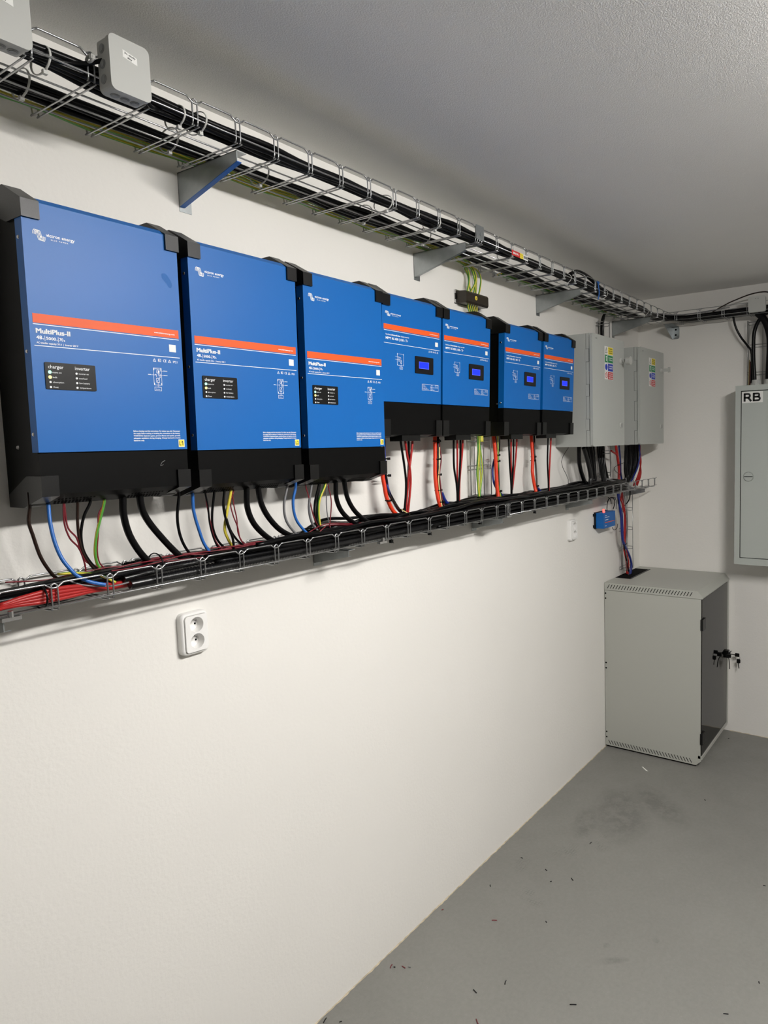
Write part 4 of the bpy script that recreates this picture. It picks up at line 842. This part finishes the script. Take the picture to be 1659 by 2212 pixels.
# ------------------------------------------------------------------ grey enclosures
def enclosure(x, label, key):
    H = .548; Wd = .415
    t = thing('grey_enclosure', label, 'enclosure', (x, 0, 1.804), 'grey electrical enclosures')
    bm = bmesh.new(); box(bm, 0, Wd, -.171, -.001, 0, H); mk('enclosure_body', bm, M['encl'], t, bevel=.003)
    bm = bmesh.new(); box(bm, .0, Wd, -.190, -.1725, .0, H); prism(bm, rpoly(-.0, Wd, .0, H, .012), -.205, -.188, 1); mk('door', bm, M['encl'], t, bevel=.0025, seg=3)
    tabs = [(1 - .248, 1 - .137), (1 - .552, 1 - .448), (1 - .856, 1 - .756)]
    for a, b_ in tabs:
        bm = bmesh.new(); box(bm, -.0014, .003, -.187, -.168, a * H, b_ * H); h = mk('hinge', bm, M['encl'], t, bevel=.0008)
        bm = bmesh.new(); box(bm, -.0006, .001, -.1885, -.187, a * H, b_ * H); box(bm, -.0006, .001, -.187, -.171, a * H - .0012, a * H); box(bm, -.0006, .001, -.187, -.171, b_ * H, b_ * H + .0012); mk('hinge_gap', bm, M['slot'], h)
    bm = bmesh.new(); box(bm, .0006, Wd - .0006, -.1728, -.170, .0006, H - .0006); mk('door_seal', bm, M['slot'], t)
    # maker mark, lettering too small to read
    bm = bmesh.new(); text(bm, 'eaton', .040, H - .022, .0050, .020, -.2054, bold=.03); mk('printed_mark', bm, M['ink'], t)
    # warning stickers
    sx, sw = .152, .108
    rows = [('yellow', 'ink', ('POZOR', 'ELEKTRICKÉ', 'ZAŘÍZENÍ')), ('green', 'white', ('HLAVNÍ', 'VYPÍNAČ')), ('sblue', 'white', ('VYPNI', 'V NEBEZPEČÍ')), ('sred', 'white', ('NEHAS VODOU', 'ANI PĚNOVÝMI', 'PŘÍSTROJI'))]
    zt = H - .048
    for i, (m_, tm_, ls) in enumerate(rows):
        z1_ = zt - i * .0415; z0_ = z1_ - .0395
        bm = bmesh.new(); box(bm, sx, sx + sw, -.2056, -.205, z0_, z1_); w_ = mk('warning_sticker', bm, M['whitesticker'], t); w_['label'] = ('yellow', 'green', 'blue', 'red')[i] + ' and white warning sticker'
        bm = bmesh.new(); xq = sx + .040 if i else sx + .043; box(bm, xq, sx + sw - .002, -.2059, -.2056, z0_ + .0015, z1_ - .0015)
        if i == 1: box(bm, sx + .002, sx + .036, -.2059, -.2056, z0_ + .0015, z1_ - .0015)
        mk('colour_field', bm, M[m_], w_)
        bm = bmesh.new(); yq = -.2063
        for j, l_ in enumerate(ls): text(bm, l_, (xq + sx + sw) / 2, z1_ - .0125 - j * .0105 - (.004 if len(ls) == 2 else 0), .0062, .050, yq, 'C', bold=.02)
        mk('warning_lettering', bm, M[tm_], w_)
        bm = bmesh.new(); cx_, cz_ = sx + .020, (z0_ + z1_) / 2
        if i == 0:
            for (a, b_) in (((cx_ - .014, cz_ - .012), (cx_ + .014, cz_ - .012)), ((cx_ + .014, cz_ - .012), (cx_, cz_ + .014)), ((cx_, cz_ + .014), (cx_ - .014, cz_ - .012))): ribbon(bm, [a, b_], .0022, yq, 1)
            ribbon(bm, [(cx_ + .002, cz_ + .006), (cx_ - .002, cz_ - .001), (cx_ + .002, cz_ - .001), (cx_ - .001, cz_ - .008)], .0016, yq, 1); mk('pictogram', bm, M['ink'], w_)
        elif i == 1: box(bm, cx_ - .003, cx_ + .003, yq, -.2059, cz_ - .012, cz_ + .003); box(bm, cx_ - .006, cx_ + .006, yq, -.2059, cz_ + .005, cz_ + .013); mk('pictogram', bm, M['white'], w_)
        elif i == 2: cyl(bm, (cx_, -.2056, cz_), 1, .0155, -.0004, 24); q_ = mk('pictogram', bm, M['sblue'], w_)
        else:
            ribbon(bm, [(cx_ + .013 * math.cos(a), cz_ + .013 * math.sin(a)) for a in [k * PI / 10 for k in range(21)]], .0035, yq, 1); ribbon(bm, [(cx_ - .009, cz_ + .009), (cx_ + .009, cz_ - .009)], .0035, yq, 1); mk('pictogram', bm, M['sred'], w_)
    # locks
    lx, lz = Wd - .050, H - .107
    bm = bmesh.new(); cyl(bm, (lx, -.205, lz), 1, .016, -.010, 20, .013); lk = mk('lock', bm, M['greybox'], t, bevel=.001)
    bm = bmesh.new()
    if key == 'wing':
        tube(bm, [(lx, -.214, lz), (lx + .0, -.238, lz)], .008, 10, 1)
        ring = [(lx + .026 * math.cos(a), -.250 - .004, lz + .026 * math.sin(a)) for a in [k * 2 * PI / 20 for k in range(20)]]; cyl(bm, (lx, -.262, lz), 1, .022, .024, 24, .019)
        mk('key_knob', bm, M['greybox'], lk, bevel=.002)
    else:
        box(bm, lx - .004, lx + .004, -.250, -.213, lz - .009, lz + .009); box(bm, lx - .003, lx + .003, -.262, -.248, lz - .016, lz + .016); mk('key', bm, M['greybox'], lk, bevel=.001)
    bm = bmesh.new(); cyl(bm, (Wd - .052, -.205, .105), 1, .015, -.006, 20, .013); lk = mk('lock', bm, M['greybox'], t, bevel=.001)
    bm = bmesh.new(); box(bm, Wd - .0545, Wd - .0495, -.2116, -.2105, .094, .116); mk('key_slot', bm, M['slot'], lk)
enclosure(2.514, 'grey enclosure with four warning stickers, directly right of the last blue controller', 'wing')
enclosure(3.170, 'grey enclosure with four warning stickers, further back, closest to the room corner', 'key')

# ------------------------------------------------------------------ wall sockets
def socket(x, z, label):
    """double socket outlet, w .078 h .112"""
    w, h = .079, .110; d = .026
    t = thing('wall_socket', label, 'socket', (x, 0, z), 'white double wall sockets')
    bm = bmesh.new(); A_, B_ = rpoly(0, w, 0, h, .013, 6), rpoly(.0075, w - .0075, .0075, h - .0075, .008, 6); A2 = rpoly(.003, w - .003, .003, h - .003, .012, 6)
    rings = [[bm.verts.new((p_[0], yq, p_[1])) for p_ in P_] for P_, yq in ((A_, -.0005), (A_, -.0155), (A2, -.020), (B_, -.0215), (B_, -.006))]
    for q in range(4):
        for k in range(len(A_)):
            f = bm.faces.new((rings[q][k], rings[q][(k + 1) % len(A_)], rings[q + 1][(k + 1) % len(A_)], rings[q + 1][k])); f.smooth = q in (1, 2)
    mk('socket_base', bm, M['socket'], t)
    bm = bmesh.new()
    cs = ((w / 2 + .001, h * .705), (w / 2 + .001, h * .315)); R_ = .0195
    # plate: outer rounded outline triangulated around both wells
    y_ = -d
    outl = rpoly(.008, w - .008, .008, h - .008, .008, 6)
    ov = [bm.verts.new((p_[0], y_, p_[1])) for p_ in outl]; es = [bm.edges.new((ov[i], ov[(i + 1) % len(ov)])) for i in range(len(ov))]
    for cx_, cz_ in cs:
        cv = [bm.verts.new((cx_ + R_ * math.cos(2 * PI * k / 28), y_, cz_ + R_ * math.sin(2 * PI * k / 28))) for k in range(28)]
        es += [bm.edges.new((cv[k], cv[(k + 1) % 28])) for k in range(28)]
    bmesh.ops.triangle_fill(bm, edges=es, use_beauty=True)
    bv = [bm.verts.new((p_[0], -.010, p_[1])) for p_ in outl]
    for i in range(len(ov)): bm.faces.new((ov[i], ov[(i + 1) % len(ov)], bv[(i + 1) % len(ov)], bv[i]))
    mk('front_plate', bm, M['socket'], t)
    for cx_, cz_ in cs:
        bm = bmesh.new(); n = 28; dep = .0225
        a_ = [bm.verts.new((cx_ + R_ * math.cos(2 * PI * k / n), y_, cz_ + R_ * math.sin(2 * PI * k / n))) for k in range(n)]
        b_ = [bm.verts.new((cx_ + R_ * .93 * math.cos(2 * PI * k / n), y_ + dep, cz_ + R_ * .93 * math.sin(2 * PI * k / n))) for k in range(n)]
        for k in range(n): bm.faces.new((a_[k], a_[(k + 1) % n], b_[(k + 1) % n], b_[k]))
        bm.faces.new(b_)
        wl = mk('socket_well', bm, M['socket'], t)
        bm = bmesh.new(); cyl(bm, (cx_, y_ + dep, cz_ + .010), 1, .0027, -.0185, 14, .0022); mk('earth_pin', bm, M['steel'], wl, smooth=False)
        bm = bmesh.new()
        for dx in (-.0095, .0095): cyl(bm, (cx_ + dx, y_ + dep - .0004, cz_ - .002), 1, .0027, -.0003, 14)
        mk('pin_hole', bm, M['slot'], wl)
socket(.362, 1.311, 'white double wall socket below the low tray, near one under the L1 and L2 inverters')
socket(2.636, 1.309, 'white double wall socket below the low tray, far one near the rack')

# ------------------------------------------------------------------ small blue device
t = thing('power_device', 'small blue device with glowing red lights on the wall above the rack', 'electronic device', (2.985, 0, 1.336))
bm = bmesh.new(); box(bm, 0, .170, -.058, -.012, 0, .088); mk('casing', bm, M['blue'], t, bevel=.003)
bm = bmesh.new(); box(bm, -.004, .174, -.012, -.0005, -.003, .091); 
for z_ in (.006, .070): box(bm, -.018, .0, -.010, -.0005, z_, z_ + .014)
mk('base_plate', bm, M['cap'], t, bevel=.002)
bm = bmesh.new(); box(bm, .020, .155, -.0586, -.058, .030, .034); mk('orange_line', bm, M['orange'], t)
bm = bmesh.new()
for z_, w_ in ((.070, .020), (.060, .060), (.046, .045), (.012, .018)): box(bm, .022, .022 + w_, -.0586, -.058, z_, z_ + .0025)
mk('printed_text', bm, M['white'], t)
for i, z_ in enumerate((.103, .093)):
    bm = bmesh.new(); bmesh.ops.create_icosphere(bm, subdivisions=2, radius=.0075, matrix=Matrix.Translation((.030 + .004 * i, -.045, z_))); mk('red_light', bm, M['ledr'], t, smooth=True)
for j, pp in enumerate(([(725, 880), (735, 790), (770, 745), (830, 750)], [(775, 820), (768, 770), (740, 745)], [(800, 880), (820, 800), (800, 755), (770, 750)], [(835, 880), (840, 800), (820, 750)])):
    cable([at(*zE(u, v), 1, -.05) for u, v in pp], .0026, 'cable' if j < 3 else 'cableg', 'wire looping from the small blue device up to the low tray, ' + ('outer left black', 'inner left black', 'right black', 'grey')[j], 'wires of the small blue device', 6)
cable([at(*zE(u, v), 1, -.04) for u, v in ((790, 1100), (800, 1125), (825, 1128), (848, 1100), (852, 1060))], .0018, 'cable', 'thin black wire curling below the small blue device', 'wires of the small blue device', 6)

# ------------------------------------------------------------------ floor rack cabinet
RXa, RXb, RD, RH = 3.118, LX - .006, .560, 1.0
t = thing('rack_cabinet', 'grey network rack with a smoked glass door on the floor in the corner', 'rack cabinet', (RXa, 0, 0))
w = RXb - RXa
bm = bmesh.new(); box(bm, 0, .0015, -RD + .012, -.003, .05, .955); mk('side_panel', bm, M['rack'], t)
bm = bmesh.new(); box(bm, w - .0015, w, -RD + .012, -.003, .05, .955); mk('side_panel', bm, M['rack'], t)
bm = bmesh.new(); box(bm, .002, w - .002, -.006, -.0045, .05, .955); mk('rear_panel', bm, M['rack'], t)
bm = bmesh.new(); prism(bm, [(-.003, .957), (-RD - .012, .957), (-RD - .014, .964), (-.545, RH), (-.003, RH)], -.001, w + .001); mk('top_cover', bm, M['rack'], t, bevel=.002)
bm = bmesh.new(); prism(bm, [(-.003, .050), (-RD - .008, .050), (-RD - .008, .040), (-.540, .012), (-.003, .012)], -.001, w + .001); mk('bottom_cover', bm, M['rack'], t, bevel=.002)
bm = bmesh.new(); box(bm, .012, w - .012, -.535, -.01, 0, .013); mk('plinth', bm, M['slot'], t)
for zc, sl in ((.979, 1), (.0325, -1)):
    bm = bmesh.new(); n = 29
    for i in range(n):
        ya = -.020 - i * (.498 / n); 
        for q in (0,):
            vs = [bm.verts.new(p_) for p_ in ((-.0016, ya, zc - .012 * sl), (-.0016, ya - .0042, zc - .012 * sl), (-.0016, ya - .0042 - .013, zc + .012 * sl), (-.0016, ya - .013, zc + .012 * sl))]; bm.faces.new(vs)
    mk('vent_slots', bm, M['slot'], t)
for z_ in (.937, .907, .518, .486, .094, .062):
    bm = bmesh.new(); cyl(bm, (0, -.010, z_), 0, .0048, -.001, 12); mk('screw', bm, M['slot'], t)
# cable opening in the top
bm = bmesh.new(); box(bm, .165, .505, -.098, -.006, RH - .0005, RH + .0016); mk('cable_opening', bm, M['slot'], t)
bm = bmesh.new(); box(bm, .160, .510, -.104, -.098, RH, RH + .003); mk('brush_strip', bm, M['cap'], t)
# door
bm = bmesh.new(); box(bm, .0, .020, -RD - .004, -RD + .012, .052, .955); box(bm, w - .028, w, -RD - .011, -RD + .012, .052, .955); box(bm, .0, w - .028, -RD - .014, -RD + .010, .050, .068); box(bm, .02, w - .022, -RD - .004, -RD + .010, .935, .955)
mk('door_frame', bm, M['rack'], t)
bm = bmesh.new(); box(bm, .004, w - .030, -RD - .009, -RD - .0045, .069, .952); dr = mk('glass_door', bm, M['glass'], t)
for z_ in (.135, .782):
    bm = bmesh.new(); box(bm, -.004, .055, -RD - .016, -RD - .002, z_, z_ + .062); mk('hinge', bm, M['cap'], dr, bevel=.002)
lx, lz = w - .045, .507
bm = bmesh.new(); box(bm, lx - .016, lx + .016, -RD - .024, -RD - .009, lz - .022, lz + .022); cyl(bm, (lx, -RD - .024, lz), 1, .010, -.008, 14); mk('lock', bm, M['cap'], dr, bevel=.001)
t = thing('key_ring', 'two small dark keys hanging in the lock of the rack door', 'keys', (RXa + lx, -RD - .03, lz))
bm = bmesh.new(); tube(bm, [(0, .0, 0), (0, -.030, -.001)], .0028, 6, 1); prism(bm, rpoly(-.056, -.030, -.011, .011, .004), -.0018, .0018, 0); k1 = mk('key', bm, M['cap'], t)
bm = bmesh.new(); tube(bm, [(.052, .004, .004), (.030, .006, .002), (0, .008, 0)], .0028, 6, 2); prism(bm, rpoly(-.020, .006, -.006, .014, .004), -.060, -.052, 0); mk('key', bm, M['cap'], t)
bm = bmesh.new(); prism(bm, rpoly(-.062, -.040, -.050, -.024, .006), -.0018, .0018, 0); tube(bm, [(0, -.050, -.050), (0, -.054, -.082)], .0028, 6, 1); mk('hanging_key', bm, M['cap'], t)
bm = bmesh.new(); tube(bm, [(-.050, -.004, -.008), (-.064, -.012, -.030), (-.070, -.016, -.072)], .0026, 6, 4); mk('hanging_key', bm, M['cap'], t)
bm = bmesh.new(); tube(bm, [(0, -.045 + .014 * math.cos(a), -.016 + .014 * math.sin(a)) for a in [k * 2 * PI / 14 for k in range(14)]], .0014, 6, 1, closed=True); mk('ring', bm, M['steel'], t)

# ------------------------------------------------------------------ RB cabinet on the back wall
t = thing('wall_cabinet', 'light grey wall cabinet with the RB sign on the back wall', 'cabinet', (LX, -.645, 1.095))
Dp, Wc, Hc = .20, .72, 1.026
bm = bmesh.new(); box(bm, -Dp + .002, -.001, -Wc, 0, 0, Hc); mk('cabinet_body', bm, M['rb'], t, bevel=.002)
bm = bmesh.new(); fw = .0295
for a in ((-Wc, -Wc + fw, 0, Hc), (-fw, 0, 0, Hc), (-Wc + fw, -fw, 0, .038), (-Wc + fw, -fw, Hc - .030, Hc)): box(bm, -Dp - .006, -Dp + .002, *a)
mk('front_frame', bm, M['rb'], t)
bm = bmesh.new(); box(bm, -Dp - .0005, -Dp + .002, -Wc + fw, -fw, .038, Hc - .030); mk('frame_gap', bm, M['slot'], t)
bm = bmesh.new(); box(bm, -Dp - .005, -Dp - .0005, -Wc + fw + .004, -fw - .0045, .042, Hc - .0345); dr = mk('cabinet_door', bm, M['rb'], t, bevel=.001)
ly, lz = -.075, .510
bm = bmesh.new(); cyl(bm, (-Dp - .005, ly, lz), 0, .029, -.004, 32, .027); lk = mk('round_lock', bm, M['rb'], dr, bevel=.001)
bm = bmesh.new(); box(bm, -Dp - .0105, -Dp - .009, ly - .023, ly + .023, lz - .0018, lz + .0018); tube(bm, [(-Dp - .009, ly + .0255 * math.cos(a), lz + .0255 * math.sin(a)) for a in [k * PI / 16 for k in range(32)]], .0006, 4, 1, closed=True); mk('lock_slot', bm, M['slot'], lk)
MB = Matrix(((0, 1, 0, 0), (-1, 0, 0, 0), (0, 0, 1, 0), (0, 0, 0, 1)))    # x-z lettering turned to face -x
bm = bmesh.new(); box(bm, -Dp - .0058, -Dp - .005, -.147, -.0365, .927, .989); sg = mk('sign', bm, M['whitesticker'], dr)
bm = bmesh.new(); yq = -Dp - .0064; wd = .0108
ribbon(bm, [(.0500, .935), (.0500, .981)], wd, yq, 1); ribbon(bm, [(.0460, .9768), (.0660, .9768)], wd * .95, yq, 1); ribbon(bm, [(.0460, .9560), (.0690, .9560)], wd * .95, yq, 1)
ribbon(bm, [(.0650, .9768), (.0740, .9750), (.0782, .9665), (.0740, .9580), (.0650, .9560)], wd * .95, yq, 6); ribbon(bm, [(.0670, .9560), (.0745, .9500), (.0850, .9352)], wd * 1.05, yq, 4)
ribbon(bm, [(.0990, .935), (.0990, .981)], wd, yq, 1)
for zz_ in (.9768, .9595, .9392): ribbon(bm, [(.0950, zz_), (.1190, zz_)], wd * .92, yq, 1)
ribbon(bm, [(.1160, .9768), (.1245, .9755), (.1275, .9685), (.1240, .9610), (.1160, .9595)], wd * .9, yq, 6); ribbon(bm, [(.1170, .9595), (.1265, .9575), (.1310, .9490), (.1265, .9405), (.1170, .9392)], wd * .95, yq, 6)
for v_ in bm.verts: v_.co = MB @ v_.co
mk('sign_lettering', bm, M['ink'], sg)
for i, yy in enumerate((-.090, -.158, -.226)):
    bm = bmesh.new(); cyl(bm, (-.10, yy, Hc), 2, .029, .012, 8); cyl(bm, (-.10, yy, Hc + .012), 2, .027, .022, 16, .023); mk('cable_gland', bm, M['greybox'], t)
GK = 'black cables above the RB cabinet'
cable([at(1630, 822, 0, LX - .1), at(1630, 815, 0, LX - .1), at(1628, 783, 0, LX - .1), at(1627.5, 750, 0, LX - .1), at(1629, 720, 0, LX - .1), at(1636, 698, 0, LX - .1), at(1648, 683, 0, LX - .1), at(1662, 672, 0, LX - .1)], .0105, 'cable', 'thick black cable entering the left gland on top of the RB cabinet', GK, 6, 12)
cable([at(1661, 822, 0, LX - .1), at(1662, 790, 0, LX - .1), at(1664, 750, 0, LX - .1), at(1662, 720, 0, LX - .1), at(1652, 692, 0, LX - .1), at(1636, 676, 0, LX - .1)], .0200, 'cable', 'thick black cable entering the right gland on top of the RB cabinet', GK, 6, 12)
cable([(LX - .08, -.600, 2.53), (LX - .07, -.612, 2.47), (LX - .06, -.640, 2.41), (LX - .06, -.675, 2.36), (LX - .055, -.698, 2.31), (LX - .055, -.700, 2.14)], .0062, 'cable', 'thin black cable swinging from the back tray to the upright tray above RB', GK, 6)
cable([(LX - .02, -.684, 2.27), (LX - .02, -.683, 2.12)], .0034, 'darkred', 'dark red wire at the left of the upright tray above the RB cabinet', GK, 1)
cable([(LX - .02, -.680, 2.28), (LX - .02, -.677, 2.12)], .0030, 'cream', 'pale wire at the left of the upright tray above the RB cabinet', GK, 1)

# ------------------------------------------------------------------ floor litter
bits = [((845, 2087), 'darkred', .9), ((852, 2089), 'cable', .3), ((872, 2089), 'darkred', .8), ((884, 2089), 'cableg', .5), ((1092, 2122), 'cable', .9), ((1026, 2141), 'cable', .9), ((1031, 2207), 'darkred', 1.1), ((1068, 1988), 'darkred', 1.0), ((1059, 1913), 'cable', .5), ((1276, 1821), 'cable', .8), ((1180, 1879), 'cable', .6), ((1568, 2190), 'cable', .8), ((702, 2204), 'cable', 1.0), ((736, 2207), 'cable', .4), ((1236, 1899), 'cable', .9), ((1190, 1904), 'cable', .4), ((1127, 1853), 'cable', .5), ((1180, 1991), 'cable', .4), ((1651, 1913), 'cable', .5), ((1640, 2122), 'cable', .4), ((956, 1965), 'darkred', .4), ((1523, 1728), 'cable', .4), ((1574, 1595), 'cable', .5), ((1238, 2170), 'cable', 1.1)]
names = {'darkred': 'short dark red wire clipping lying on the grey floor', 'cable': 'tiny black wire clipping lying on the grey floor', 'cableg': 'grey curl of stripped wire lying on the grey floor near the wall'}
for i, ((u, v), m_, ln) in enumerate(bits):
    p = at(u, v, 2, .0018); a = random.uniform(0, PI) if ln < .9 else (.3, 1.2, .9, 2.1)[i % 4]; L_ = .010 * ln
    bm = bmesh.new(); tube(bm, [(-L_ * math.cos(a), -L_ * math.sin(a), 0), (0, .001, .0002), (L_ * math.cos(a), L_ * math.sin(a), 0)], .0016, 6, 2)
    o = mk('wire_clipping', bm, M[m_]); o.location = p; tag(o, names[m_], 'wire scrap', 'scraps of ' + {'darkred': 'dark red', 'cable': 'black', 'cableg': 'grey'}[m_] + ' wire on the floor')
p = at(1393, 1661, 2, .001); bm = bmesh.new(); prism(bm, [(-.03, -.004), (.025, -.001), (.03, .004), (-.02, .003)], 0, .0012, 2); o = mk('paper_scrap', bm, M['whitesticker']); o.location = (p.x, p.y, .0002); o.rotation_euler = (0, 0, .8); tag(o, 'small white scrap on the floor in front of the rack', 'scrap')
